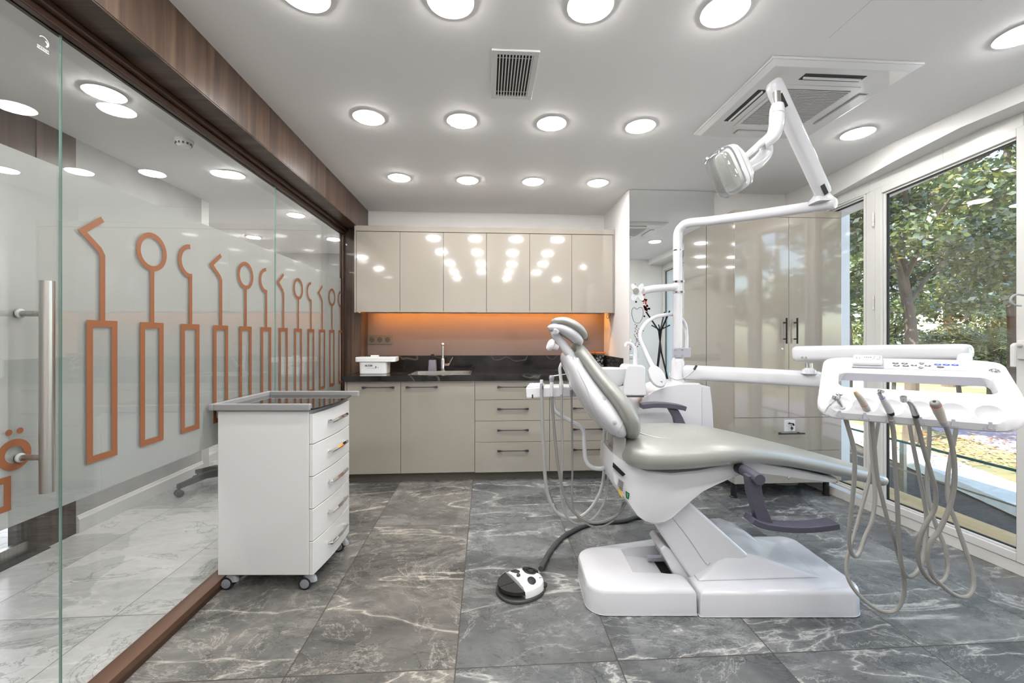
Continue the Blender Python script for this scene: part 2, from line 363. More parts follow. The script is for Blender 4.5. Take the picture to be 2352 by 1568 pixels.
# hall beyond the glass
struct('wall_hall', MB().box((XH-.15,2.78,0),(XH,3.94,ZC)), M_['concrete'], smooth=False)
struct('wall_hall_front', MB().box((XH-.15,YR,2.15),(XH,2.549,ZC)), M_['walnut'], smooth=False)
struct('wall_hall_panel', MB().box((XH-.15,2.55,0),(XH+.004,2.779,ZC)), M_['walnut'], smooth=False)
struct('baseboard_hall', MB().prism([(XH,0),(XH+.022,0),(XH+.022,.085),(XH+.014,.095),(XH+.012,.108),(XH,.108)],'y',2.781,3.94), M_['wall'], bevel=.001)
struct('wall_hall_end', MB().box((-4.6,6.4,0),(XG,6.6,ZC)), M_['concrete'], smooth=False)
struct('wall_hall_side', MB().box((-4.6,4.04,0),(-4.5,6.4,ZC)), M_['wall'], smooth=False)
struct('wall_hall_return', MB().box((-4.5,3.94,0),(XH,4.04,ZC)), M_['wall'], smooth=False)
struct('wall_hall_right', MB().box((XG-.02,YB+.0,0),(XG,6.4,ZC)), M_['wall'], smooth=False)
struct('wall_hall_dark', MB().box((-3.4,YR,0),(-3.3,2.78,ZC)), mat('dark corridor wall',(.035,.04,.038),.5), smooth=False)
# entrance glass door on the far side of the hall
t=thing('door_3',None,None,(XH-.04,2.0,0)); t['kind']='structure'
obj('glass_leaf',MB().box((XH-.05,1.55,.02),(XH-.038,2.54,2.12)),M_['glass'],t,smooth=False)
obj('patch_fitting',MB().box((XH-.062,2.36,.01),(XH-.026,2.538,.078)),M_['steel'],t,bevel=.003)
struct('trim_8', MB().box((XH-.14,1.5,0),(XH+.03,2.60,.006)), M_['gapdark'], smooth=False)
# ---------------- downlights
def downlight(loc, label, group, m=M_['white_em'], z=ZC):
    t=thing('ceiling_downlight',label,'ceiling light',(loc[0],loc[1],z-.006),group)
    obj('trim_ring',MB().lathe([(.0755,-.0),(.0865,.0),(.087,.004),(.084,.006),(.0755,.006)],(loc[0],loc[1],z-.006),n=40,closed=True),M_['whitewarm'],t)
    obj('diffuser',MB().lathe([(.060,-.007),(.071,-.005),(.0752,.0005),(.0752,.005)],(loc[0],loc[1],z-.006),n=40),m,t,smooth=False)  # dome shaped to spill light along the ceiling
    return t
spots=[(700,-14,'downlight nearest the walnut beam at the top edge of the picture'),
 (1035,2,'large downlight at the top edge, left of the two middle ones'),(1356,12,'large downlight at the top edge, right of the ceiling air grille'),
 (1665,24,'large downlight at the top edge left of the air conditioner'),(2350,78,'downlight cut off by the right edge of the picture'),
 (847,270,'downlight in the middle row nearest the walnut beam'),(1061,278,'downlight in the middle row just left of the air grille'),
 (1267,284,'downlight in the middle row just right of the air grille'),(1471,290,'downlight in the middle row left of the air conditioner'),
 (1970,306,'downlight between the air conditioner and the window wall'),
 (917,408,'downlight in the far row nearest the walnut beam'),(1074,414,'downlight in the far row, second from the walnut beam'),
 (1224,417,'downlight in the far row, third from the walnut beam'),(1373,420,'downlight in the far row nearest the tall mirror')]
DL=[]
first=None
for px,py,lb in spots:
    p=hZ(px,py,ZC-.003)
    if first is None:
        first=downlight(p,lb,'downlights in the treatment room ceiling'); o=first
    else: o=tree_copy(first,(p.x,p.y,ZC-.006),0,lb,'downlights in the treatment room ceiling')
    DL.append(p)
for i,(x,y) in enumerate([(-.62,.62),(-.09,.62),(.43,.62),(.96,.62),(-.62,-.3),(-.09,-.3),(.43,-.3),(.96,-.3),(-.62,-1.2),(.43,-1.2),(1.5,-1.2),(1.75,.4)]):
    o=tree_copy(first,(x,y,ZC-.006),0,'downlight behind the viewer, seen only in reflections','downlights behind the viewer')
h0=None
for yy,lb in ((2.25,'hall downlight highest in the glass, above the smoke detector'),(3.32,'hall downlight right of the smoke detector, beyond the glass'),(4.39,'hall downlight just right of the second glass joint'),(5.45,'hall downlight deepest in the hall'),(1.06,'hall downlight nearer than the picture shows'),(0,'hall downlight level with the viewer')):
    if h0 is None: h0=downlight((-1.94,yy),lb,'downlights in the hall ceiling',M_['white_emh'])
    else: tree_copy(h0,(-1.94,yy,ZC-.006),0,lb,'downlights in the hall ceiling')
for x,y in ((-3.6,5.0),(-2.9,5.4)): tree_copy(h0,(x,y,ZC-.006),0,'hall downlight outside the picture','hall downlights out of view')
# smoke detector in the hall
p=hZ(422,322,ZC); t=thing('smoke_detector','white round smoke detector on the hall ceiling beyond the glass','smoke detector',(p.x,p.y,ZC-.05))
obj('base',MB().lathe([(.052,0),(.052,-.012),(.046,-.016)],(p.x,p.y,ZC)),M_['whitewarm'],t)
obj('sensor_dome',MB().lathe([(.044,-.016),(.040,-.034),(.028,-.044),(.0,-.046)],(p.x,p.y,ZC)),M_['whitewarm'],t)
m=MB()
for k in range(12):
    a=2*PI*k/12; c=Vector((p.x+.0415*math.cos(a),p.y+.0415*math.sin(a),ZC-.027)); d=Vector((math.cos(a),math.sin(a),0)); e=Vector((-d.y,d.x,0))
    m.hexa([c+d*sx*.003+e*sy*.005+Vector((0,0,sz*.006)) for sz in (-1,1) for sx,sy in ((-1,-1),(1,-1),(1,1),(-1,1))])
obj('vent_slots',m,M_['black'],t,smooth=False)
# ---------------- ceiling air grille
a=hZ(1130,110,ZC); b=hZ(1241,114,ZC); c=hZ(1127,222,ZC)
x0,x1,y0,y1=a.x,b.x,a.y,c.y; x0=(a.x+c.x)/2
t=thing('air_grille','white rectangular slatted air grille in the ceiling','air vent',((x0+x1)/2,(y0+y1)/2,ZC-.012))
fw=.026; m=MB()
for q in (((x0,y0),(x1,y0+fw)),((x0,y1-fw),(x1,y1)),((x0,y0+fw),(x0+fw,y1-fw)),((x1-fw,y0+fw),(x1,y1-fw))):
    m.box((q[0][0],q[0][1],ZC-.010),(q[1][0],q[1][1],ZC-.0005))
obj('frame',m,M_['whitewarm'],t,bevel=.002)
obj('duct',MB().box((x0+fw,y0+fw,ZC-.0015),(x1-fw,y1-fw,ZC-.0005)),M_['black'],t,smooth=False)
m=MB(); n=11
for k in range(n):
    xx=x0+fw+(x1-x0-2*fw)*(k+.75)/n; m.box((xx-.0028,y0+fw,ZC-.0085),(xx+.0028,y1-fw,ZC-.002))
for yy in (y0+fw+.03,y1-fw-.03): m.box((x0+fw,yy-.0015,ZC-.0035),(x1-fw,yy+.0015,ZC-.0018))
obj('slat_bank',m,M_['whitewarm'],t,smooth=False)
# ---------------- ceiling access hatch
ps=[hZ(*q,ZC) for q in ((2120,93),(2255,0),(2003,0),(1905,86))]
m=MB(); m.prism([(p.x,p.y) for p in ps],'z',ZC-.0012,ZC-.0002); m.mi=1
cc=sum(ps,Vector())/4
m.prism([((p.x-cc.x)*1.006+cc.x,(p.y-cc.y)*1.006+cc.y) for p in ps],'z',ZC-.0006,ZC-.0001)
obj('ceiling_hatch',m,[M_['ceil'],M_['concrete']],label='flush square access hatch in the ceiling at the top right',cat='ceiling hatch',smooth=False)
# ---------------- cassette air conditioner
pa,pb,pc=hZ(1768,124,ZC),hZ(2122,144,ZC),hZ(1593,305,ZC)
cx_,cy_=(pb.x+pc.x)/2,(pb.y+pc.y)/2; hw=.357
t=thing('cassette_air_conditioner','square white ceiling cassette air conditioner above the dental lamp','air conditioner',(cx_,cy_,ZC-.03))
def R4(m,a,b,z0,z1): return m.box((cx_+a[0],cy_+a[1],z0),(cx_+b[0],cy_+b[1],z1))
m=MB(); zb=ZC-.028
m.hexa([(cx_+sx*hw,cy_+sy*hw,ZC-.012) for sx,sy in((-1,-1),(1,-1),(1,1),(-1,1))]+[(cx_+sx*hw,cy_+sy*hw,ZC-.0005) for sx,sy in((-1,-1),(1,-1),(1,1),(-1,1))])
m.hexa([(cx_+sx*(hw-.03),cy_+sy*(hw-.03),zb) for sx,sy in((-1,-1),(1,-1),(1,1),(-1,1))]+[(cx_+sx*(hw-.004),cy_+sy*(hw-.004),ZC-.0121) for sx,sy in((-1,-1),(1,-1),(1,1),(-1,1))])
obj('panel',m,M_['whitewarm'],t,bevel=.003)
r=.2; m=MB()
for sx,sy in ((-1,-1),): R4(m,(-r,-r),(r,r),zb-.003,zb)
obj('return_grille_frame',m,M_['whitewarm'],t,bevel=.0015)
m=MB(); R4(m,(-r+.025,-r+.03),(r-.025,r-.03),zb-.0036,zb-.003); obj('filter',m,M_['gapdark'],t,smooth=False)
m=MB(); n=26
for k in range(n):
    yy=-r+.03+(2*r-.06)*(k+.5)/n; R4(m,(-r+.025,yy-.0042),(r-.025,yy+.0042),zb-.0058,zb-.0038)
for xx in (-.06,.06): R4(m,(xx-.0015,-r+.03),(xx+.0015,r-.03),zb-.0062,zb-.0038)
o=obj('grille_slats',m,mat('light grey grille',(.55,.545,.54),.5),t,smooth=False)
for (sx,sy,op) in ((0,-1,1),(-1,0,1),(1,0,0),(0,1,0)):
    L=.15; q=.262; w2=.024
    def bx(mm,u0,u1,v0,v1,z0,z1):
        if sx==0: R4(mm,(u0,sy*q+v0),(u1,sy*q+v1),z0,z1)
        else: R4(mm,(sx*q+v0,u0),(sx*q+v1,u1),z0,z1)
    m=MB(); bx(m,-L,L,-w2,w2,zb-.0008,zb-.0002)
    o=obj('air_outlet',m,M_['gapdark'] if op else M_['beige_edge'],t,smooth=False)
    m=MB(); bx(m,-L+.008,L-.008,(-.001 if op else -.02),(.005 if op else .018),zb-.010,zb-.001)
    obj('louvre_flap',m,M_['whitewarm'],o,smooth=False)
# ---------------- window wall: stations along it, (view x, depth)
def XF(Y): return 2.752-.0637*(Y-1.98)
def wpts(Y0,Y1,zb0,zb1,zt0,zt1,o0,o1):
    """hexahedron on the window wall; index 0 = near end Y0, 1 = far end Y1; o = offset outwards from the profile face"""
    return [(XF(Y0)+o0,Y0,zb0),(XF(Y0)+o1,Y0,zb0),(XF(Y1)+o1,Y1,zb1),(XF(Y1)+o0,Y1,zb1),
            (XF(Y0)+o0,Y0,zt0),(XF(Y0)+o1,Y0,zt0),(XF(Y1)+o1,Y1,zt1),(XF(Y1)+o0,Y1,zt1)]
def casement(name, Y0,Y1,zb,zt0,zt1,s=.062,outer=0.0,handle=False,hinges=False,ftop=None):
    t=bpy.data.objects.new(name,None); COL.objects.link(t); t.location=(XF(Y0),Y0,0); t['kind']='structure'; t.empty_display_size=.05
    ROOTM[t.name]=Matrix.Translation(-Vector(t.location))
    m=MB(); g=(.030,.036); m.hexa(wpts(Y0-.01,Y1+.01,zb-.01,zb-.01,zt0+.01,zt1+.01,*g)); obj('glass_pane',m,M_['winglass'],t,smooth=False)
    m=MB(); k=.006
    for q in ((Y0-k,Y0,zb-k,zb-k,zt0+k,zt0+k),(Y1,Y1+k,zb-k,zb-k,zt1+k,zt1+k),(Y0,Y1,zb-k,zb-k,zb,zb),(Y0,Y1,zt0,zt1,zt0+k,zt1+k)): m.hexa(wpts(*q,.014,.029))
    obj('gasket',m,M_['blackrub'],t,smooth=False)
    m=MB(); b=.018
    for q in ((Y0-b,Y0-k,zb-b,zb-b,zt0+b,zt0+b),(Y1+k,Y1+b,zb-b,zb-b,zt1+b,zt1+b),(Y0-k,Y1+k,zb-b,zb-b,zb-k,zb-k),(Y0-k,Y1+k,zt0+k,zt1+k,zt0+b,zt1+b)): m.hexa(wpts(*q,.004,.03))
    obj('glazing_bead',m,M_['frame'],t,bevel=.003)
    m=MB()
    for q in ((Y0-s,Y0-b,zb-s,zb-s,zt0+s,zt0+s),(Y1+b,Y1+s,zb-s,zb-s,zt1+s,zt1+s),(Y0-b,Y1+b,zb-s,zb-s,zb-b,zb-b),(Y0-b,Y1+b,zt0+b,zt1+b,zt0+s,zt1+s)): m.hexa(wpts(*q,-.012,.05))
    obj('sash',m,M_['frame'],t,bevel=.003)
    if hinges:
        for hz in (2.0,1.42,.32):
            m=MB(); x=XF(Y1+s)-.020; y=Y1+s+.006
            for a,b2 in ((0,.028),(.030,.068),(.070,.095)): m.cyl((x,y,hz+a),(x,y,hz+b2),.0065,n=12)
            obj('hinge',m,M_['frame'],t)
    return t
wz=[(1.98,2.2515),(2.681,2.196)]
big=casement('window_1',2.020,2.681,.13,2.2515,2.196,hinges=True)
casement('window_2',2.905-.06,3.44,.13,2.215,2.17,s=.03)
casement('window_3',1.10,1.82,.13,2.27,2.262)
casement('window_4',.36,.92,.13,2.27,2.27)
# fixed outer frame, posts, sill and head
m=MB()
m.hexa(wpts(.28,3.49,0,0,.066,.066,-.004,.06))
obj('trim_9',m,M_['frame'],kind='structure',bevel=.003)
m=MB()
for q in ((2.744,2.814,0.0661,0.0661,2.262,2.246),(1.90,1.957,.0661,.0661,2.32,2.317),(.99,1.037,.0661,.0661,2.335,2.335)): m.hexa(wpts(*q,-.004,.06))
for q in ((.28,1.98,2.333,2.333,2.40,2.40),(1.98,2.34,2.316,2.288,2.40,2.385),(2.34,2.79,2.288,2.252,2.385,2.33),(2.79,3.49,2.25,2.21,2.33,2.30)): m.hexa(wpts(*q,-.004,.06))
obj('trim_10',m,M_['frame'],kind='structure',bevel=.003)
# header wall over the glazing: bends gently and drops towards the far end
hp=[hZ(*q,ZC) for q in ((2352,191),(2206,255.5),(2053,327),(1900,404.6),(1803,447))]
hs=[(2.62,.28,2.388)]+[(p.x,p.y,z) for p,z in zip(hp,(2.386,2.384,2.352,2.301,2.27))]
hs[-1]=(hs[-1][0],3.5,2.27)
m=MB()
for a,b in zip(hs[:-1],hs[1:]):
    m.hexa([(a[0],a[1],a[2]),(3.1,a[1],a[2]),(3.1,b[1],b[2]),(b[0],b[1],b[2]),(a[0],a[1],ZC+.0),(3.1,a[1],ZC),(3.1,b[1],ZC),(b[0],b[1],ZC)])
obj('wall_window_header',m,M_['wall'],kind='structure',smooth=False)
# window lever on the right stile and a white cord beside it
t=thing('window_lever','pale lever handle at the right edge beside the large window','handle',(XF(1.93)-.03,1.93,1.0))
y=1.975; x=XF(y)
m=MB().box((x-.026,y-.028,1.115),(x-.004,y+.018,1.215)); obj('rosette',m,M_['frame'],t,bevel=.006)
m=MB().tube([(x-.026,y,1.19),(x-.06,y,1.19),(x-.066,y,1.17),(x-.066,y,1.08)],.011,n=10); obj('grip',m,M_['frame'],t)
m=MB().tube([A(2352,678,2.0),A(2335,676,2.0),A(2323,683,2.0),A(2322,694,2.0),A(2332,700,2.0),A(2345,702,2.0)],.0045,n=8)
obj('cord_loop',m,M_['hose2'],label='thin white cord loop at the right edge above the window lever',cat='cord')
# ================================================================ GLASS PARTITION
EG=[M_['glass'],M_['edge']]
ya=hX(140,900,XG).y; yb=hX(632,700,XG).y
def pane(name,label,y0,y1,z0,z1,x=XG):
    t=thing(name,label,'glass panel',(x,(y0+y1)/2,z0))
    m=MB(); m.box((x-.0035,y0,z0),(x+.0035,y1,z1)); m.m=[1,1,1,0,1,0]
    obj('glass_sheet',m,EG,t,smooth=False)
    return t
def film_mat():
    m=bpy.data.materials.new('frosted film'); m.use_nodes=True; k=NT(m); k.t.nodes.remove(k.b); out=k.t.nodes['Material Output']
    tr=k.n('BsdfTransparent'); df=k.n('BsdfDiffuse'); df.inputs[0].default_value=(.56,.565,.55,1); tl=k.n('BsdfTranslucent'); tl.inputs[0].default_value=(.56,.565,.545,1)
    m1=k.n('MixShader'); m1.inputs[0].default_value=.5; k.l(df.outputs[0],m1.inputs[1]); k.l(tl.outputs[0],m1.inputs[2])
    m2=k.n('MixShader'); m2.inputs[0].default_value=.80; k.l(tr.outputs[0],m2.inputs[1]); k.l(m1.outputs[0],m2.inputs[2]); k.l(m2.outputs[0],out.inputs[0]); return m
FILM=film_mat()
def film(t,y0,y1,z0=.697,z1=1.768,x=XG):
    obj('frosted_film',MB().box((x-.0045,y0,z0),(x-.0038,y1,z1)),FILM,t,smooth=False)
door=pane('glass_door','glass door leaf with steel bar handle at the left edge',.30,ya-.003,.012,2.182)
film(door,.30,ya-.003)
g1=pane('glass_partition','wide fixed glass panel with orange instrument drawings between door and second joint',ya,yb-.002,.05,2.182)
film(g1,ya,yb-.002)
g2=pane('glass_partition','far fixed glass panel of the partition, between the second joint and the cupboards',yb+.002,3.95,.05,2.182)
film(g2,yb+.002,3.95)
g0=pane('glass_partition','fixed glass panel behind the viewer',YR,.296,.05,2.182)
# vinyl drawings of dental instruments
xo=XG+.0036
XOK=[0]
def strip(m,pts,wd):                      # ribbon of constant width in the pane's plane
    P=[Vector((p[0],p[1])) for p in pts]; L=[];R=[]
    for i,p in enumerate(P):
        d1=(P[i]-P[i-1]).normalized() if i>0 else None; d2=(P[i+1]-P[i]).normalized() if i<len(P)-1 else None
        d=(d1 or d2)+(d2 or d1); d.normalize(); n=Vector((-d.y,d.x)); ref=d1 or d2; c=max(.35,n.dot(Vector((-ref.y,ref.x)))); n=n*(wd/2/c)
        L.append(p+n); R.append(p-n)
    XOK[0]=(XOK[0]+1)%9; e_=xo+.0003+XOK[0]*.00006
    n=len(P); m.loft([[(xo,L[i].x,L[i].y),(e_,L[i].x,L[i].y),(e_,R[i].x,R[i].y),(xo,R[i].x,R[i].y)] for i in range(n)])
def arc(cy,cz,r,a0,a1,n=28): return [(cy+r*math.cos(math.radians(a0+(a1-a0)*i/n)),cz+r*math.sin(math.radians(a0+(a1-a0)*i/n))) for i in range(n+1)]
cent=[hX(px,760,XG).y for px in (233,344.5,435.5,507,561,609,650,684,713.5,739.5,762.5,783)]
y0_=cent[0]; dy=(cent[8]-cent[0])/8
for i in range(12):
    yc=y0_+dy*i; par=g1 if yc<yb-.05 else g2
    m=MB(); zt,zb=1.290,.818; hw=.0585; wd=.023
    yy=hw-wd/2
    strip(m,[(yc-yy,zt),(yc-yy,zb)],wd); strip(m,[(yc+yy,zt),(yc+yy,zb)],wd); strip(m,[(yc-hw,zt-wd/2),(yc+hw,zt-wd/2)],wd); strip(m,[(yc-hw,zb+wd/2-.012),(yc+hw,zb+wd/2-.012)],wd)
    k=i%3; s=.020
    if k==0: strip(m,[(yc,zt),(yc,1.515),(yc-.012,1.535),(yc-.073,1.583),(yc+.0,1.642)],s)
    if k==1: strip(m,[(yc,zt),(yc,1.497)],s); strip(m,arc(yc,1.572,.066,-90,270,44),s)
    if k==2: strip(m,[(yc,zt),(yc,1.5),(yc,1.507)]+arc(yc,1.572,.066,262,92,26),s)
    nm=['orange pick shaped drawing','orange round mirror shaped drawing','orange hook shaped drawing'][k]
    obj('instrument_drawing',m,M_['orange'],par,smooth=False,label=nm)
# lettering on the door
m=MB(); strip(m,arc(hX(30,1012,XG).y,.900,.034,0,360,40),.020)
for px in (17,43):
    q=hX(px,967,XG); m.lathe([(.0088,0),(.0088,.0004)],(xo,q.y,.965),axis=(1,0,0),n=20)
obj('door_lettering',m,M_['orange'],door,smooth=False,label='orange letter O with two dots')
m=MB(); q=hX(22,1115,XG); strip(m,[(q.y-.009,.844),(q.y-.009,.747)],.018); strip(m,[(q.y-.07,.835),(q.y,.835)],.018); strip(m,[(q.y-.07,.756),(q.y,.756)],.018); strip(m,[(q.y-.061,.844),(q.y-.061,.747)],.018)
obj('door_lettering',m,M_['orange'],door,smooth=False,label='square orange outline')
# etched maker's mark high on the door: crescent over a word seen from behind
etch=mat('white etching',(.8,.8,.8),.6)
q=hX(95,103,XG); m=MB(); strip(m,arc(q.y+.003,q.z+.012,.014,-60,150,20),.0022); strip(m,arc(q.y+.006,q.z+.008,.008,-70,80,12),.004); strip(m,[(q.y-.016,q.z-.016),(q.y+.018,q.z-.016)],.003)
obj('etched_mark',m,etch,door,smooth=False)
text('etched_word','arcsan',.013,etch,door,Matrix.Translation((xo,q.y+.001,q.z-.009))@Matrix(((0,0,1,0),(1,0,0,0),(0,1,0,0),(0,0,0,1))))
# bar handle, room side and hall side
def bar(sx):
    xh=XG+sx*.078; yb_=hX(108,880,XG+.078).y; z0=hX(108,1130,XG+.078).z; z1=hX(108,645,XG+.078).z
    m=MB().cyl((xh,yb_,z0),(xh,yb_,z1),.0165,n=28)
    o=obj('bar_handle',m,M_['steel'],door)
    for py in (720,1050):
        z=hX(108,py,XG+.078).z
        m=MB().cyl((XG+sx*.0036,yb_,z),(xh,yb_,z),.0085,n=18); obj('standoff',m,M_['steel'],door)
        m=MB().lathe([(.010,0),(.0135,.0),(.0135,.004),(.010,.006)],(XG+sx*.0046,yb_,z),axis=(sx,0,0)); obj('rubber_washer',m,M_['hose2'],door)
bar(1); bar(-1)
# office chair in the hall, seen through the glass
cc=hZ(520,1112,0); t=thing('office_chair','black swivel office chair on castors in the hall behind the glass','chair',(cc.x,cc.y,0))
c1=hZ(411,1140,0); a0=math.atan2(c1.y-cc.y,c1.x-cc.x); Rr=(c1-cc).length
bk=mat('black nylon',(.02,.022,.021),.45)
for k in range(5):
    a=a0+2*PI*k/5; d=Vector((math.cos(a),math.sin(a),0)); e=cc+d*Rr; n=Vector((-d.y,d.x,0))
    m=MB(); m.loft([[cc+d*r+n*sx*w_+Vector((0,0,z+sz*h_)) for sx,sz in((-1,-1),(1,-1),(1,1),(-1,1))] for r,w_,z,h_ in((.03,.03,.115,.03),(.15,.025,.118,.024),(Rr-.03,.019,.085,.019),(Rr+.012,.016,.078,.018))])
    obj('spoke',m,bk,t,bevel=.004)
    o=obj('caster',MB().cyl(e+n*.008+Vector((0,0,.026)),e+n*.028+Vector((0,0,.026)),.026).cyl(e-n*.008+Vector((0,0,.026)),e-n*.028+Vector((0,0,.026)),.026).cyl(e+Vector((0,0,.04)),e+Vector((0,0,.075)),.008),bk,t)
obj('gas_lift',MB().cyl(cc+Vector((0,0,.09)),cc+Vector((0,0,.44)),.024).cyl(cc+Vector((0,0,.09)),cc+Vector((0,0,.26)),.032),bk,t)
def se(cx,cy,cz,a,b,p=3.2,n=32,ax='z'):
    out=[]
    for k in range(n):
        t_=2*PI*k/n; c,s_=math.cos(t_),math.sin(t_)
        u=a*math.copysign(abs(c)**(2/p),c); v=b*math.copysign(abs(s_)**(2/p),s_)
        out.append(Vector((cx+u,cy+v,cz)) if ax=='z' else Vector((cx+u,cy,cz+v)))
    return out
obj('seat',MB().loft([se(cc.x,cc.y,z,a,a) for z,a in((.44,.18),(.45,.23),(.48,.245),(.51,.235),(.525,.19))]),bk,t)
obj('backrest',MB().loft([se(cc.x,cc.y+.22,z,a,.03) for z,a in((.62,.12),(.64,.2),(.8,.225),(1.0,.2),(1.08,.12))]),bk,t)
obj('back_stem',MB().tube([cc+Vector((0,.1,.45)),cc+Vector((0,.26,.47)),cc+Vector((0,.26,.7))],.018),bk,t)
# ================================================================ KITCHEN RUN
YF=3.56          # face of the lower fronts
GB=M_['gloss_beige']
def bowhandle(parent,x0,x1,z,y,vert=False,mt=None):
    """slim bar with thickened flared ends"""
    m=MB(); mt=mt or M_['handle']; L=x1-x0
    m.loft([[ (x0+u*L,y-.024-dd,z+q) for dd,q in((-h,-h2),(h,-h2),(h,h2),(-h,h2))] for u,h,h2 in((0,.004,.0085),(.07,.005,.0085),(.13,.0035,.0045),(.2,.0035,.0032),(.8,.0035,.0032),(.87,.0035,.0045),(.93,.005,.0085),(1,.004,.0085))])
    for u in (.045,.955): m.box((x0+u*L-.006,y-.024,z-.005),(x0+u*L+.006,y,z+.005))
    return obj('handle',m,mt,parent,bevel=.0008)
def X_(px,y=960): return hY(px,y,YF).x
zt=hY(1100,874,YF).z; zb=hY(1100,1083.5,YF).z
YBK=YB-.004
def base_unit(label,xl,xr,top,group='greige lower cupboards under the black worktop'):
    t=thing('base_cabinet',label,'cabinet',((xl+xr)/2,YF+.25,zb),group)
    obj('carcass',MB().box((xl+.001,YF+.021,zb),(xr-.001,YBK,zt-top)),M_['gapdark'],t,smooth=False)
    return t
xs=[X_(796),X_(920.5),X_(1090.5),X_(1262.5),X_(1432)]
xs[-1]=1.196
u1=base_unit('greige lower cupboard with one tall door beside the white trolley',xs[0],xs[1],0)
d=obj('door',MB().box((xs[0]+.004,YF,zb),(xs[1]-.0015,YF+.02,zt)),GB,u1,bevel=.001)
obj('side_panel',MB().box((xs[0]-.016,YF+.0,zb-.06),(xs[0],YBK,zt)),M_['beige_edge'],u1,smooth=False)
a=hY(833,889,YF).x; b=hY(907,889,YF).x; zh=hY(870,889,YF).z; bowhandle(d,a,b,zh,YF)
u2=base_unit('wide greige lower cupboard with one door below the sink',xs[1],xs[2],.14)
d=obj('door',MB().box((xs[1]+.0015,YF,zb),(xs[2]-.0015,YF+.02,zt)),GB,u2,bevel=.001)
bowhandle(d,hY(933,889,YF).x,hY(1006,889,YF).x,zh,YF)
ys=[874,917.5,966,1014.5,1083.5]
for ui,(xl,xr,ha,hb,lb) in enumerate(((xs[2],xs[3],1142,1214,'greige bank of four drawers between the sink cupboard and the last drawers'),(xs[3],xs[4],1315,1384,'greige bank of four drawers partly behind the dental chair'))):
    u=base_unit(lb,xl,xr,0)
    for k in range(4):
        z1=hY(1177,ys[k],YF).z-(0 if k==0 else .0015); z0=hY(1177,ys[k+1],YF).z+(0 if k==3 else .0015)
        d=obj('drawer',MB().box((xl+.0015,YF,z0),(xr-.0015,YF+.02,z1)),GB,u,bevel=.001)
        zz=hY(1177,(888,938,986.5,1033.5)[k],YF).z
        bowhandle(d,hY(ha,938,YF).x,hY(hb,938,YF).x,zz,YF)
obj('cabinet_plinth',MB().box((xs[0]+.01,YF+.06,0),(1.195,YF+.078,zb-.001)),M_['plinth'],smooth=False,label='recessed taupe plinth strip under the lower cupboards',cat='plinth')
# worktop with a hole for the sink
ZT=.905; zu=zt+.0008; YO=3.527; xl=hY(785,868,YO).x
sx0,sx1=hZ(955,857,ZT).x,hZ(1078,857,ZT).x; sy0=hZ(1010,861.5,ZT).y; sy1=hZ(1010,850,ZT).y
sx0=hZ(937,861,ZT).x+.01; sx1=hZ(1080,861,ZT).x-.01; sy0,sy1=3.63,3.98
t=thing('worktop','black veined stone worktop over the lower cupboards','worktop',(0,3.8,zu))
m=MB()
m.box((xl,YO,zu),(sx0,YBK,ZT)).box((sx1,YO,zu),(1.198,YBK,ZT)).box((sx0,YO,zu),(sx1,sy0,ZT)).box((sx0,sy1,zu),(sx1,YBK,ZT))
obj('slab',m,M_['blackmarble'],t,smooth=False)
zsp=hY(1100,816,YBK-.02).z
m=MB().box((-1.172,YBK-.02,ZT),(1.178,YBK,zsp)).box((1.178,3.60,ZT),(1.198,YBK,zsp)); obj('worktop_upstand',m,M_['blackmarble'],smooth=False,label='black veined stone strip along the wall behind the worktop',cat='upstand')
t=thing('sink','rectangular stainless steel sink set into the black worktop','sink',((sx0+sx1)/2,(sy0+sy1)/2,ZT-.16))
m=MB(); rim=.012
m.box((sx0-rim,sy0-rim,ZT+.0002),(sx0+.004,sy1+rim,ZT+.002)).box((sx1-.004,sy0-rim,ZT+.0002),(sx1+rim,sy1+rim,ZT+.002)).box((sx0,sy0-rim,ZT+.0002),(sx1,sy0+.004,ZT+.002)).box((sx0,sy1-.004,ZT+.0002),(sx1,sy1+rim,ZT+.002))
obj('rim',m,M_['steel'],t,bevel=.0008)
m=MB()
R=[se((sx0+sx1)/2,(sy0+sy1)/2,z,(sx1-sx0)/2-i,(sy1-sy0)/2-i,8,40) for z,i in((ZT,.002),(ZT-.10,.008),(ZT-.125,.03),(ZT-.13,.06))]
m.loft(R,cap=False); m.add(R[-1],[tuple(range(40))])
obj('bowl',m,M_['steel'],t)
cxs,cys=(sx0+sx1)/2,(sy0+sy1)/2
obj('drain',MB().lathe([(.0,.001),(.03,.001),(.038,.003),(.04,.0)],(cxs,cys,ZT-.13)),M_['chrome'],t)
# splash back
zc0=hY(1100,717,3.85).z
m=MB().box((-1.171,YB-.0035,zsp),(1.198,YB-.0002,1.50)); obj('splashback',m,M_['splash'],smooth=False,label='glossy rose coloured glass splashback above the worktop',cat='splashback')
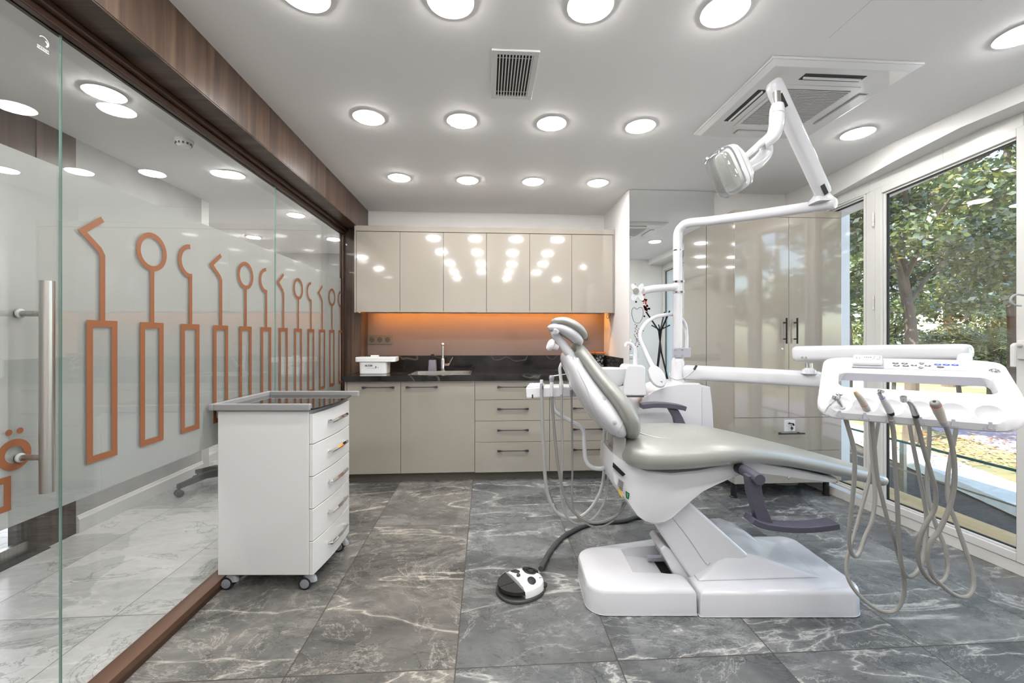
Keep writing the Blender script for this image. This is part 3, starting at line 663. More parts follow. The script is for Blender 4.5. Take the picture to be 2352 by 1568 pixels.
# sockets
def socket(n,px0,px1,py0,py1,label,group=None):
    a=hY(px0,py1,YB-.004); b=hY(px1,py0,YB-.004)
    t=thing('wall_socket',label,'socket',((a.x+b.x)/2,YB-.004,a.z))
    grey=M_['sock']
    obj('frame',MB().box((a.x,YB-.013,a.z),(b.x,YB-.0036,b.z)),grey,t,bevel=.002)
    w_=(b.x-a.x-.012)/n
    for k in range(n):
        cx=a.x+.006+w_*(k+.5); cz=(a.z+b.z)/2; s=min(w_,b.z-a.z)/2-.006
        o=obj('socket_insert',MB().box((cx-s,YB-.0155,cz-s),(cx+s,YB-.013,cz+s)),grey,t,bevel=.001)
        obj('socket_well',MB().lathe([(s*.76,.0),(s*.82,.0008),(s*.82,.0012),(s*.70,.0012),(.0,.0008)],(cx,YB-.0155,cz),axis=(0,-1,0),n=30),mat_well,o)
        obj('pin_holes',MB().lathe([(.0,0),(.004,0),(.004,.0003),(0,.0003)],(cx-.009,YB-.017,cz),axis=(0,-1,0),n=10).lathe([(.0,0),(.004,0),(.004,.0003),(0,.0003)],(cx+.009,YB-.017,cz),axis=(0,-1,0),n=10).box((cx-.003,YB-.0172,cz-s*.82),(cx+.003,YB-.0168,cz-s*.6)),M_['black'],o,smooth=False)
M_['sock']=mat('champagne grey plastic',(.17,.148,.12),.4,metal=.2)
mat_well=mat('socket well shade plastic',(.09,.08,.065),.4)
socket(3,844.5,901,769.5,790.5,'triple socket in a grey frame on the splashback left of the tap')
socket(1,1337,1354,767,789,'single socket on the splashback behind the headrest')
# upper cupboards
YU=3.85; zU0=hY(1100,717.5,YU).z; zU1=hY(1100,535,YU).z; zU2=hY(1100,522,YU).z
xa=hY(814,620,YU).x; xb=1.195
ux=[hY(p,620,YU).x for p in (818.5,918.5,1018.5,1117.5,1216.5,1313.5)]+[hY(1408.5,620,YU).x]
names=['leftmost greige wall cupboard door, beside the walnut post','second greige wall cupboard from the walnut post','third greige wall cupboard from the walnut post','fourth greige wall cupboard from the walnut post','fifth greige wall cupboard from the walnut post','greige wall cupboard at the right end by the white pillar']
for k in range(6):
    t=thing('wall_cabinet',names[k],'cabinet',((ux[k]+ux[k+1])/2,YU+.18,zU0),'glossy greige wall cupboards over the splashback')
    obj('carcass',MB().box((ux[k]+(-.0 if k else .001),YU+.021,zU0+.035),(ux[k+1]-.0002,YB-.0005,zU1)),M_['gapdark'],t,smooth=False)
    obj('door',MB().box((ux[k]+.0015,YU,zU0+.001),(ux[k+1]-.0015,YU+.02,zU1-.001)),GB,t,bevel=.001)
m=MB().box((xa,YU-.004,zU1+.003),(xb,YU+.02,zU2)).box((xa,YU-.004,zU0-.003),(ux[0]-.001,YU+.02,zU1+.003)).box((ux[6]+.001,YU-.004,zU0-.003),(xb,YU+.02,zU1+.003)).box((xa,YU+.02,zU0-.003),(ux[0]-.0005,YB-.0005,zU2)).box((xa,YU+.02,zU1+.003),(xb,YB-.0005,zU2))
obj('cabinet_surround',m,GB,bevel=.0012,label='greige fascia board framing the row of wall cupboards',cat='fascia')
t=thing('led_strip','amber glowing strip light under the wall cupboards','strip light',(0,4.09,zU0+.02))
obj('light_strip',MB().box((-1.10,4.090,zU0+.024),(1.13,4.100,zU0+.029)),M_['led'],t,smooth=False)
obj('profile',MB().box((-1.12,4.080,zU0+.0292),(1.15,4.110,zU0+.0345)).box((-1.12,4.078,zU0+.003),(1.15,4.0798,zU0+.0345)),M_['steel'],t,smooth=False)  # front flange added to keep the amber light off the floor
obj('loose_wire',MB().tube([A(1396,719,3.9),A(1393,727,3.9),A(1395,731,3.9),A(1399,729,3.9),A(1403,720,3.9)],.0018,n=6),M_['blackrub'],label='thin loose wire loop under the right end of the wall cupboards',cat='wire')
# tap
b=hZ(1017,849.5,ZT); bx_,by=b.x,b.y; by=4.05; bx_=hY(1017,830,by).x
t=thing('tap','chrome swivel tap with side lever behind the sink','tap',(bx_,by,ZT))
zz=lambda py: hY(1017,py,by).z
obj('body',MB().lathe([(.026,0),(.026,.006),(.021,.008),(.021,zz(826)-ZT),(.017,zz(823)-ZT)],(bx_,by,ZT)),M_['chrome'],t)
obj('spout',MB().tube([(bx_,by,zz(825)),(bx_,by,zz(800)),(bx_+.001,by-.003,zz(791)),(bx_+.008,by-.03,zz(788)),(bx_+.02,by-.17,zz(788.5)),(bx_+.021,by-.18,zz(790))],[.0125,.0115,.0115,.0115,.0115,.012],n=14),M_['chrome'],t)
obj('lever',MB().cyl((bx_,by,zz(838)),(bx_+.065,by-.01,zz(838)),.015).tube([(bx_+.06,by-.01,zz(838)),(bx_+.075,by-.015,zz(830)),(bx_+.098,by-.02,zz(820))],[.007,.006,.005],n=10,flat=.6),M_['chrome'],t)
# soap dispenser
p=hY(993.5,846,4.03); x=p.x
t=thing('soap_dispenser','grey square soap dispenser with black pump beside the tap','soap dispenser',(x,4.03,ZT))
w0=.040
m=MB().loft([se(x,4.03,z,a,a,7,32) for z,a in((ZT,w0-.002),(ZT+.003,w0),(ZT+.10,w0-.006),(ZT+.104,w0-.009))]); obj('bottle',m,mat('slate grey ceramic',(.12,.12,.145),.5),t)
obj('pump',MB().lathe([(.013,.104),(.013,.118),(.006,.12),(.006,.128),(.0145,.13),(.0155,.158),(.012,.162)],(x,4.03,ZT)).tube([(x,4.03,ZT+.152),(x,3.99,ZT+.15)],.005,n=8),M_['blackrub'],t)
# white lidded container
a=hZ(824,859,ZT); yb0=a.y; xL=hY(823.5,850,yb0).x; xR=hY(888,850,yb0).x; dp=.17
t=thing('instrument_tub','white lidded disinfection tub with printed lettering on the worktop','plastic box',((xL+xR)/2,yb0+dp/2,ZT))
h1=hY(850,829,yb0).z; h2=hY(850,820,yb0).z; wall=M_['whitewarm']
cxx,cyy=(xL+xR)/2,yb0+dp/2; hw_=(xR-xL)/2
obj('tub',MB().loft([se(cxx,cyy,z,hw_-i,dp/2-i,9,48) for z,i in((ZT,.006),(ZT+.004,.003),(h1,.0))]),wall,t)
xl2=hY(814.5,825,yb0).x; xr2=hY(908,825,yb0).x
obj('lid',MB().loft([se((xl2+xr2)/2,cyy,z,(xr2-xl2)/2-i,dp/2+.008-i,9,48) for z,i in((h1-.008,.003),(h1-.004,.0),(h2-.006,.0),(h2,.005))]),wall,t)
obj('lid_grip',MB().box((cxx-.036,cyy-.02,h2),(cxx+.03,cyy+.02,h2+.014)),wall,t,bevel=.003)
navy=mat('navy print',(.01,.01,.05),.5); FR=Matrix(((1,0,0,0),(0,0,1,0),(0,1,0,0),(0,0,0,1)))
FR=Matrix.Rotation(PI/2,4,'X')
py_=yb0-.0006
text('lettering','ALTUN',.020,navy,t,Matrix.Translation((cxx-.033,py_,hY(850,839.5,yb0).z))@FR,align='CENTER',bold=.0006)
text('lettering','3',.024,navy,t,Matrix.Translation((cxx+.028,py_,hY(850,843.3,yb0).z))@FR,bold=.001)
text('lettering','L.F',.009,navy,t,Matrix.Translation((cxx+.046,py_,hY(850,844,yb0).z))@FR,bold=.0003)
zl=hY(850,845,yb0).z
obj('printed_rule',MB().box((cxx-.056,py_-.0003,zl-.0012),(cxx+.018,py_+.0004,zl)),navy,t,smooth=False)
# glass jars with orange lids in the corner
jar=glassy('smoky jar glass',(.8,.8,.8),.06,.05)
for px0,px1,dd,lb in ((1370,1391,4.06,'square glass jar with flat orange lid nearest the white pillar'),(1349,1369,4.10,'square glass jar with flat orange lid half hidden by the chair back')):
    xa_=hY(px0,830,dd).x; xb_=hY(px1,830,dd).x; hz=hY(px0,811,dd).z; c=(xa_+xb_)/2; r_=(xb_-xa_)/2-.001
    t=thing('glass_jar',lb,'jar',(c,dd+r_,ZT),'lidded jars in the worktop corner')
    obj('jar_glass',MB().loft([se(c,dd+r_,z,r_-i,r_-i,8,32) for z,i in((ZT,.003),(ZT+.003,0),(hz-.004,0),(hz-.002,.004))]),jar,t)
    m=MB()
    rr=random.Random(int(px0))
    for k in range(26): m.ball((c+rr.uniform(-.6,.6)*r_,dd+r_+rr.uniform(-.6,.6)*r_,ZT+.014+rr.random()*(hz-ZT-.035)),rr.uniform(.007,.011),n=7)
    obj('cotton_pieces',m,mat('cotton',(.5,.5,.5),.9),t,kind='stuff')
    obj('lid',MB().loft([se(c,dd+r_,z,r_+.005-i,r_+.005-i,8,32) for z,i in((hz-.002,.002),(hz,0),(hz+.009,0),(hz+.011,.003))]),mat('orange plastic lid',(.65,.2,.04),.4),t)
# ================================================================ MIRROR AND TALL CUPBOARD
xm1=hY(1639.5,600,3.46).x
struct('trim_11', MB().box((1.2,3.462,0),(xm1,3.4995,ZC-.002)), M_['wall'], smooth=False)
zt_=hY(1545,433,3.455).z
obj('wall_mirror',MB().box((1.202,3.452,.02),(xm1-.002,3.4612,min(zt_,ZC-.003))),M_['mirror'],smooth=False,label='tall frameless wall mirror behind the dental unit',cat='mirror')
YT=3.045
xa_=hY(1687.5,700,YT).x; xb_=hY(1933,700,YT).x; z1=hY(1810,483,YT).z; zk=hY(1810,499,YT).z; z0=hY(1810,1109,YT).z
t=thing('tall_cabinet','tall glossy greige cupboard on black feet beside the window','cabinet',((xa_+xb_)/2,3.2,0))
obj('body',MB().box((xa_,YT+.02,z0),(xb_,3.448,z1)).box((xa_,YT-.001,zk+.002),(xb_,YT+.0199,z1)),GB,t,bevel=.001)
xc_=hY(1812,700,YT).x; zs=hY(1810,958.5,YT).z; zs2=hY(1810,1035,YT).z
d1=obj('door',MB().box((xa_+.001,YT,zs+.0015),(xc_-.0015,YT+.0195,zk)),GB,t,bevel=.001)
d2=obj('door',MB().box((xc_+.0015,YT,zs+.0015),(xb_-.001,YT+.0195,zk)),GB,t,bevel=.001)
d3=obj('drawer',MB().box((xa_+.001,YT,zs2+.0015),(xb_-.001,YT+.0195,zs-.0015)),GB,t,bevel=.001)
d4=obj('drawer',MB().box((xa_+.001,YT,z0),(xb_-.001,YT+.0195,zs2-.0015)),GB,t,bevel=.001)
def barh(par,px,py0,py1):
    x=hY(px,(py0+py1)/2,YT-.03).x; a=hY(px,py1,YT-.03).z; b=hY(px,py0,YT-.03).z
    m=MB().cyl((x,YT-.032,a),(x,YT-.032,b),.0065,n=14)
    for z in (a+.035,b-.035): m.cyl((x,YT-.032,z),(x,YT,z),.005,n=10)
    obj('handle',m,M_['blackmetal'],par)
barh(d1,1806.5,730,789); barh(d2,1831,730,789)
a=hY(1788,996,YT-.03); b=hY(1848,996,YT-.03)
m=MB().cyl((a.x,YT-.032,a.z),(b.x,YT-.032,a.z),.0055,n=14)
for x in (a.x+.03,b.x-.03): m.cyl((x,YT-.032,a.z),(x,YT,a.z),.005,n=10)
obj('handle',m,M_['blackmetal'],d3)
def lock(par,px,py,key=False):
    p=hY(px,py,YT); c=(p.x,YT,p.z)
    o=obj('lock',MB().lathe([(.009,0),(.009,.002),(.007,.004),(.0,.004)],c,axis=(0,-1,0)),M_['chrome'],par)
    if key:
        q=hY(px+3,py+5,YT)
        obj('key',MB().box((p.x-.004,YT-.03,p.z-.003),(p.x+.012,YT-.004,p.z+.003)).lathe([(.0,0),(.010,0),(.010,.003),(0,.003)],(p.x+.012,YT-.03,p.z-.006),axis=(1,0,.2)).lathe([(.0,0),(.010,0),(.010,.004),(0,.004)],(p.x+.006,YT-.022,p.z-.035),axis=(0,-1,0)).tube([(p.x+.006,YT-.02,p.z-.01),(p.x+.006,YT-.022,p.z-.055)],.002,n=6),M_['blackmetal'],par)
lock(d1,1796.5,801)
p=hY(1801,963.5,YT); q=hY(1826,990,YT)
obj('lock_plate',MB().box((p.x,YT-.0012,q.z),(q.x,YT-.0001,p.z)),mat('pale lock plate',(.62,.62,.64),.4),d3,smooth=False)
lock(d3,1812,971,True); lock(d4,1812,1098)
for x in (xa_+.028,xb_-.075):
    for y in (YT+.06,3.40):
        obj('foot',MB().lathe([(.028,0),(.028,.006),(.021,.012),(.021,z0-.0),],(x,y,0)),M_['blackmetal'],t)
# coiled white cable under the cupboard
m=MB(); c0=hZ(1832,1122,0.012)
pts=[(c0.x+.10*math.cos(k*.5)*(1+.06*math.sin(k)),c0.y+.13+.06*math.sin(k*.5),.010+.002*k/3) for k in range(38)]
obj('coiled_cable',m.tube(pts,.005,n=6,sub=3),M_['hose2'],label='coil of white cable on the floor under the tall cupboard',cat='cable')
# coat stand, seen in the mirror
def V(px,py,d):      # point whose mirror image is seen at this pixel and distance
    v=A(px,py,d); return Vector((v.x,2*3.452-v.y,v.z))
dd=6.2; top=V(1516,715,dd); bx2=V(1518,880,dd); cxs_,cys_=top.x,top.y
t=thing('coat_stand','black branching metal coat stand, seen in the tall mirror','coat stand',(cxs_,cys_,0))
for a,rt in ((0,.0),(2.1,.0),(4.2,.0)):
    f=Vector((cxs_+.24*math.cos(a+.4),cys_+.24*math.sin(a+.4),0)); mid=Vector((cxs_+.02*math.cos(a),cys_+.02*math.sin(a),1.0)); up=Vector((cxs_-.02*math.cos(a),cys_-.02*math.sin(a),1.32)); tp=Vector((cxs_-.20*math.cos(a+.2),cys_-.20*math.sin(a+.2),1.60))
    obj('leg',MB().tube([f,mid,up,tp],.0125,n=8,smooth=False),M_['blackmetal'],t)
    obj('peg',MB().cyl(up,up+Vector((.17*math.cos(a),.17*math.sin(a),.08)),.010,n=8),M_['blackmetal'],t)
    obj('peg',MB().cyl(f*.55+mid*.45,f*.55+mid*.45+Vector((-.05,.05,.08)),.010,n=8),M_['blackmetal'],t)
# drawing on the rear wall, seen in the mirror
t=thing('wall_sticker','tooth outline and red and black flower wall drawing, seen in the tall mirror','wall sticker',(2.35,.285,.9))
red=mat('red vinyl',(.6,.02,.02),.5); blk=M_['black']; yw=.2806
rr=random.Random(3)
def onw(px,py):
    v=A(px,py,1); o=Vector((0,0,HC)); r=ray(px,py); t_=(2*3.452-.28)/r.y; return Vector((r.x*t_,.28,HC+r.z*t_))
def blob(m,c,r):
    n=9; P=[(c.x+r*rr.uniform(.5,1.2)*math.cos(2*PI*k/n),c.z+r*rr.uniform(.5,1.2)*math.sin(2*PI*k/n)) for k in range(n)]
    m.prism(P,'y',yw,yw+.0008)
m1=MB();m2=MB()
for k in range(60):
    u=rr.random(); c=onw(1470+u*18+rr.uniform(-5,5),655+u*62); blob(m2 if rr.random()<.38 else m1,c,rr.uniform(.008,.024))
for k in range(26): blob(m1 if k%3 else m2,onw(1460+rr.uniform(-4,3)+(6 if k%2 else 0),745+k*2),.010)
for px,py in ((1461,693),(1476,759),(1480,726),(1458,654)): blob(m1,onw(px,py),.018)
obj('black_petals',m1,blk,t,smooth=False); obj('red_petals',m2,red,t,smooth=False)
P=[onw(x,y) for x,y in((1452,710),(1457,706),(1463,710),(1470,705),(1476,709),(1477,722),(1474,733),(1468,741),(1458,740),(1453,730),(1451,718),(1452,710))]
obj('tooth_outline',MB().tube([(p.x,yw,p.z) for p in P],.003,n=6),blk,t)
# ================================================================ DENTAL CHAIR (x right, depth, height in the viewer's frame)
def sering(c, u, v, a, b, p=3.0, n=36):
    out=[]
    for k in range(n):
        t_=2*PI*k/n; cc_,ss=math.cos(t_),math.sin(t_)
        out.append(Vector(c)+Vector(u)*(a*math.copysign(abs(cc_)**(2/p),cc_))+Vector(v)*(b*math.copysign(abs(ss)**(2/p),ss)))
    return out
def interp(rows, n):
    """smooth the station table (each row a tuple of numbers)"""
    out=[]
    for i in range(len(rows)-1):
        a0=rows[max(i-1,0)];a1=rows[i];a2=rows[i+1];a3=rows[min(i+2,len(rows)-1)]
        for k in range(n):
            t=k/n; out.append(tuple(.5*((2*q1)+(q2-q0)*t+(2*q0-5*q1+4*q2-q3)*t*t+(3*q1-q0-3*q2+q3)*t**3) for q0,q1,q2,q3 in zip(a0,a1,a2,a3)))
    out.append(tuple(rows[-1])); return out
def pad(rows, yc, p=3.0, n=5, endround=True, nn=40, dish=0.0):
    """rows: x, h (centre line), half width (depth), half thickness; optional fifth: depth offset"""
    R=interp(rows,n); rings=[]
    for i,r in enumerate(R):
        a=R[max(i-1,0)]; b=R[min(i+1,len(R)-1)]
        t=Vector((b[0]-a[0],0,b[1]-a[1])).normalized(); nrm=Vector((-t.z,0,t.x))
        yo=r[4] if len(r)>4 else 0
        rings.append(sering((r[0],yc+yo,r[1]),(0,1,0),nrm,max(r[2],.002),max(r[3],.002),p,nn))
    return rings
WH=M_['white']; LE=M_['leather']
DC=2.10
chair=thing('dental_chair','white dental treatment chair with silver grey upholstery','dental chair',W(.95,DC,0))
# --- base: two plates with rounded corners, a sunken bay in the left one
def plate(x0,x1,d0,d1,rl,rr_,h,back=None):
    P=[]
    def corner(cx,cy,r,a0,a1):
        n=8 if r>.01 else 1
        for k in range(n+1): P.append((cx+r*math.cos(math.radians(a0+(a1-a0)*k/n)),cy+r*math.sin(math.radians(a0+(a1-a0)*k/n))))
    corner(x0+rl,d0+rl,rl,180,270); corner(x1-rr_,d0+rr_,rr_,270,360); corner(x1-rr_,d1-rr_,rr_,0,90); corner(x0+rl,d1-rl,rl,90,180)
    if back: P=[(p[0],p[1] if p[1]<(d0+d1)/2 else p[1]-(back[0]+(back[1]-back[0])*(p[0]-x0)/(x1-x0))) for p in P]
    cx=sum(p[0] for p in P)/len(P); cy=sum(p[1] for p in P)/len(P)
    def ring(s,z): return [Vector((p[0]+(cx-p[0])*s/abs((x1-x0)/2),p[1]+(cy-p[1])*s/abs((d1-d0)/2),z)) for p in P]
    return [ring(0,.004),ring(0.002,.0045),ring(.004,h-.022),ring(.008,h-.010),ring(.016,h-.003),ring(.030,h)]
def cutobj(o, cutter_mb, op='DIFFERENCE'):
    cu=obj('cutter_tmp',cutter_mb,WH,smooth=False); md=o.modifiers.new('cut','BOOLEAN'); md.operation=op; md.object=cu; md.solver='EXACT'
    dg=bpy.context.evaluated_depsgraph_get(); dg.update(); me=bpy.data.meshes.new_from_object(o.evaluated_get(dg))
    o.modifiers.clear(); me.name=o.data.name+'_cut'; o.data=me; bpy.data.objects.remove(cu)
    me.shade_smooth()
    try: me.set_sharp_from_angle(angle=math.radians(35))
    except Exception: pass
    return o
HB=.118
m=MB(cam=True); m.loft(plate(.335,.8215,1.842,2.345,.085,.004,HB,(.135,.012))); bl=obj('base_cover',m,WH,chair)
c=MB(cam=True); c.hexa([(.585,1.985,.088),(.90,1.955,.035),(.90,2.235,.035),(.585,2.19,.088),(.535,1.965,.2),(.90,1.945,.2),(.90,2.265,.2),(.535,2.215,.2)])
cutobj(bl,c)
m=MB(cam=True); m.loft(plate(.8245,1.565,1.832,2.392,.004,.07,HB,(.060,.03))); br=obj('base_cover',m,WH,chair)
c=MB(cam=True); c.hexa([(.80,1.99,.03),(.93,2.01,.03),(.93,2.2,.03),(.80,2.2,.03),(.80,1.985,.2),(.93,2.01,.2),(.93,2.2,.2),(.80,2.2,.2)])
cutobj(br,c)
obj('base_seal',MB(cam=True).box((.40,1.86,0),(1.53,2.22,.006)),M_['blackrub'],chair,smooth=False)
obj('bay_slot',MB(cam=True).box((.74,2.075,.052),(.925,2.19,.062)),M_['black'],chair,smooth=False)
obj('bay_link',MB(cam=True).box((.70,2.15,.075),(.86,2.18,.098)),M_['lilac'],chair,bevel=.004)
obj('bay_bracket',MB(cam=True).box((.775,2.235,.085),(.845,2.31,.145)),WH,chair,bevel=.008)
# hump over the lift arm's foot
m=MB(cam=True)
B=[(.845,1.90),(1.44,1.93),(1.45,2.27),(.95,2.28),(.845,2.10)]
def hump(s,h): 
    tops=[(1.015,1.965),(1.115,1.965),(1.14,2.20),(1.03,2.22),(.985,2.08)]
    return [Vector((b[0]+(t_[0]-b[0])*s,b[1]+(t_[1]-b[1])*s,HB-.002+h)) for b,t_ in zip(B,tops)]
m.loft([hump(0,0),hump(.5,.048),hump(.82,.082),hump(1,.094)]); obj('arm_foot_cover',m,WH,chair,bevel=.012,seg=3)
# far fairing
P=[(p[0],p[2]) for p in (c2(*q,2.26) for q in ((1618,1205),(1628,1188),(1650,1187),(1690,1202),(1730,1232),(1768,1262),(1800,1290),(1810,1302),(1700,1302)))]
obj('rear_arm_cover',MB(cam=True).prism(P,'y',2.17,2.26),WH,chair,bevel=.015,seg=4)
# lift arm
u0=c2(1516,1213,1.955); u1=c2(1582,1160,1.955); l0=c2(1612,1320,1.90); l1=c2(1708,1262,1.955)
m=MB(cam=True)
m.hexa([(l0[0]-.0,1.955,HB-.06),(l1[0]+.03,1.955,l1[2]-.03),(l1[0]+.03,2.165,l1[2]-.03),(l0[0]-.0,2.165,HB-.06),
        (.66,1.955,.365),(.815,1.955,.475),(.815,2.165,.475),(.66,2.165,.365)])
obj('lift_arm',m,WH,chair,bevel=.014,seg=3)
m=MB(cam=True)
a=Vector((.735,1.9535,.405)); b=Vector((.905,1.9535,.175))
m.tube([a,a*.5+b*.5+Vector((.003,0,.004)),b,b+Vector((.02,0,.002))],.0016,n=6); obj('panel_joint',m,M_['lilac'],chair)
m=MB(cam=True).prism([(.79,.06),(.905,.06),(.865,.15),(.80,.20),(.72,.245),(.70,.225)],'y',1.975,2.15); obj('arm_inner_cover',m,WH,chair,bevel=.01)
# --- seat upholstery
rows=[(.518,.694,.12,.024),(.526,.692,.175,.046),(.545,.690,.225,.064),(.58,.690,.256,.074),(.64,.691,.272,.079),(.78,.695,.275,.079),(.92,.701,.267,.071),(1.05,.697,.243,.059),(1.18,.680,.208,.049),(1.32,.653,.178,.043),(1.46,.622,.158,.040),(1.60,.588,.146,.037),(1.70,.562,.138,.035),(1.77,.543,.122,.033),(1.815,.531,.085,.027),(1.832,.526,.045,.016)]
m=MB(cam=True); m.loft(pad(rows,DC,2.6,6,nn=48)); obj('seat_cushion',m,LE,chair,ang=80)
# pressed oval in the seat top
m=MB(cam=True); R=[]
for s,h in ((1.0,.0),(.985,.0016),(.96,.0022),(.93,.0010)):
    ring=[]
    for k in range(48):
        a=2*PI*k/48; x=.755+.165*s*math.cos(a); y=DC+.175*s*math.sin(a)
        tz=.692+.0795*(max(0,1-abs((y-DC)/.274)**2.6))**(1/2.6)
        ring.append(Vector((x,y,tz+h)))
    R.append(ring)
m.loft(R,cap=False); obj('seat_piping',m,LE,chair)
# --- white seat shell
px=[(1406,1040),(1444,1066),(1480,1079),(1540,1086),(1605,1079),(1660,1068),(1698,1061),(1740,1061),(1800,1071),(1860,1083),(1923,1097),(1919,1106),(1850,1099),(1790,1092),(1748,1088),(1700,1092),(1651,1111),(1619,1127),(1587,1153),(1558,1179),(1540,1195),(1522,1204),(1500,1206),(1480,1200),(1462,1187),(1450,1170),(1438,1152),(1418,1128),(1406,1105),(1403,1080)]
def hwid(x): 
    T=[(.40,.125),(.46,.135),(.52,.165),(.62,.200),(.98,.200),(1.15,.155),(1.35,.115),(1.6,.085)]
    if x<=T[0][0]: return T[0][1]
    for (a,ya_1),(b,yb_1) in zip(T[:-1],T[1:]):
        if x<=b: return ya_1+(yb_1-ya_1)*(x-a)/(b-a)
    return T[-1][1]
PR=[]
for x,y in px:
    d=1.9
    for _ in range(5): q_=c2(x,y,d); d=DC-hwid(q_[0])
    PR.append((q_[0],q_[2]))
def shell(sc,side,off):
    out=[]
    for x,h in PR:
        xx=x+(.78-x)*sc if x<1.0 else x
        hh=h+(.50-h)*sc if x<1.0 else h+((.66-.30*(x-1.0))-h)*sc*1.5
        out.append(Vector((xx,DC+side*(hwid(x)-off),hh)))
    return out
m=MB(cam=True)
m.loft([shell(.10,-1,0.0),shell(.035,-1,.006),shell(0,-1,.03),shell(0,1,.03),shell(.035,1,.006),shell(.10,1,0)])
obj('seat_shell',m,WH,chair,ang=40,bevel=.003)
# label plates, switch, slot on the left end of the shell
def onside(x,y,off):
    d=1.9
    for _ in range(6): q_=c2(x,y,d-off); d=DC-hwid(q_[0])
    return Vector(c2(x,y,d-off))
def onend(pts,mt,nm,off=.003,par=chair,label=None):
    m=MB(cam=True); q=[onside(x,y,off) for x,y in pts]; q2=[onside(x,y,off-.004) for x,y in pts]
    m.hexa(q2+q); return obj(nm,m,mt,par,smooth=False,label=label)
# --- bracket between seat and backrest
m=MB(cam=True); m.hexa([Vector(c2(*q)) for q in ((1406,1062,2.0),(1437,1088,1.95),(1441,1088,2.10),(1412,1062,2.16),(1408,1000,2.0),(1438,1004,1.95),(1440,1004,2.10),(1413,1000,2.16))])
obj('back_bracket',m,M_['hose2'],chair,bevel=.008)
# --- backrest: cushion and shell behind it
k_=[(.586,.752),(.590,.790),(.575,.850),(.548,.905),(.515,.960),(.472,1.015),(.432,1.068),(.396,1.120),(.360,1.170),(.338,1.198),(.322,1.206)]
wd=[.15,.205,.243,.252,.245,.222,.192,.162,.138,.118,.09]
th=[.026,.042,.050,.050,.047,.043,.040,.038,.036,.032,.020]
def norm_off(P,i,o):
    a=P[max(i-1,0)];b=P[min(i+1,len(P)-1)]; t=Vector((b[0]-a[0],b[1]-a[1])).normalized(); n=Vector((t.y,-t.x)); return (P[i][0]+n.x*o,P[i][1]+n.y*o)
fr=k_
cl=[norm_off(fr,i,-.030) for i in range(len(fr))]
m=MB(cam=True); m.loft(pad([(c_[0],c_[1],w_,t_) for c_,w_,t_ in zip(cl,wd,th)],DC,2.8,5,nn=44)); obj('backrest_cushion',m,LE,chair,ang=80)
sl=[norm_off(fr,i,o) for i,o in zip(range(len(fr)),(-.060,-.078,-.096,-.106,-.110,-.108,-.103,-.096,-.088,-.080,-.07))]
m=MB(cam=True); m.loft(pad([(c_[0],c_[1],w_*.965-.004,t_) for c_,w_,t_ in zip(sl[0:],wd,(.02,.040,.056,.064,.066,.062,.056,.050,.044,.034,.02))],DC,2.3,5,nn=44)); bs=obj('backrest_shell',m,WH,chair,ang=80)
for q in ((1388,915),(1412,970)):
    v,n_=skin_hit(bs,*q)
    if v is not None: obj('cap_button',MB().lathe([(.0,.004),(.006,.0032),(.0095,.001),(.0095,-.004)],v,axis=tuple(n_),n=18),M_['hose2'],bs)
# moulded seam running round the back shell
pts=[skin_hit(bs,x,y) for x,y in ((1322,812),(1338,835),(1358,860),(1385,888),(1408,918),(1424,950),(1428,975),(1420,992),(1404,1000))]
pts=[a+b*.0005 for a,b in pts if a is not None]
if len(pts)>3: obj('shell_seam',MB().tube(pts,.0022,n=6),M_['hose2'],bs)
pts=[skin_hit(bs,x,y) for x,y in ((1316,822),(1330,856),(1347,890),(1360,925),(1374,955),(1390,975))]
pts=[a+b*.0005 for a,b in pts if a is not None]
if len(pts)>3: obj('shell_seam',MB().tube(pts,.0018,n=6),M_['hose2'],bs)
# --- headrest
hc=[(.348,1.222),(.342,1.242),(.318,1.270),(.285,1.292),(.248,1.306),(.212,1.306),(.198,1.300)]
hw2=[.06,.098,.118,.124,.116,.092,.05]
ht=[.012,.020,.024,.024,.022,.018,.010]
m=MB(cam=True); m.loft(pad([(a,b,w_,t_) for (a,b),w_,t_ in zip(hc,hw2,ht)],2.05,2.7,5,nn=36)); obj('headrest_cushion',m,LE,chair,ang=80)
hs_=[(a-.020,b-.030) for a,b in hc]
m=MB(cam=True); m.loft(pad([(a,b,w_*.9,t_) for (a,b),w_,t_ in zip(hs_,hw2,(.012,.024,.030,.030,.026,.018,.01))],2.05,2.5,5,nn=32)); hs0=obj('headrest_shell',m,WH,chair,ang=80)
m=MB(cam=True); g=lambda x,y,d=2.02: Vector(c2(x,y,d))
m.tube([g(1273,760),g(1276,768),g(1292,790),g(1308,812),g(1322,828)],[.018,.020,.022,.023,.020],n=16,flat=.9,smooth=True); obj('headrest_bracket',m,WH,chair)
m=MB(cam=True); m.hexa([g(1268,770,1.955),g(1283,768,1.955),g(1283,768,2.11),g(1268,770,2.11),g(1272,752,1.955),g(1288,756,1.955),g(1288,756,2.11),g(1272,752,2.11)]); o=obj('hinge_block',m,WH,chair,bevel=.010)
m=MB(cam=True); m.cyl(g(1275,761,1.945),g(1275,761,1.96),.009,n=20); obj('hinge_pin',m,M_['steel'],o)
m=MB(cam=True); m.lathe([(.0,0),(.024,.0),(.030,.006),(.030,.016),(.022,.022),(.016,.03),(.013,.05)],g(1260,790,1.99),axis=(.85,.2,-.35),n=24); obj('locking_knob',m,WH,chair)
m=MB(cam=True); m.tube([g(1318,822),g(1330,850),g(1348,890)],[.030,.034,.03],n=16,flat=1.6); obj('neck_support',m,WH,chair)
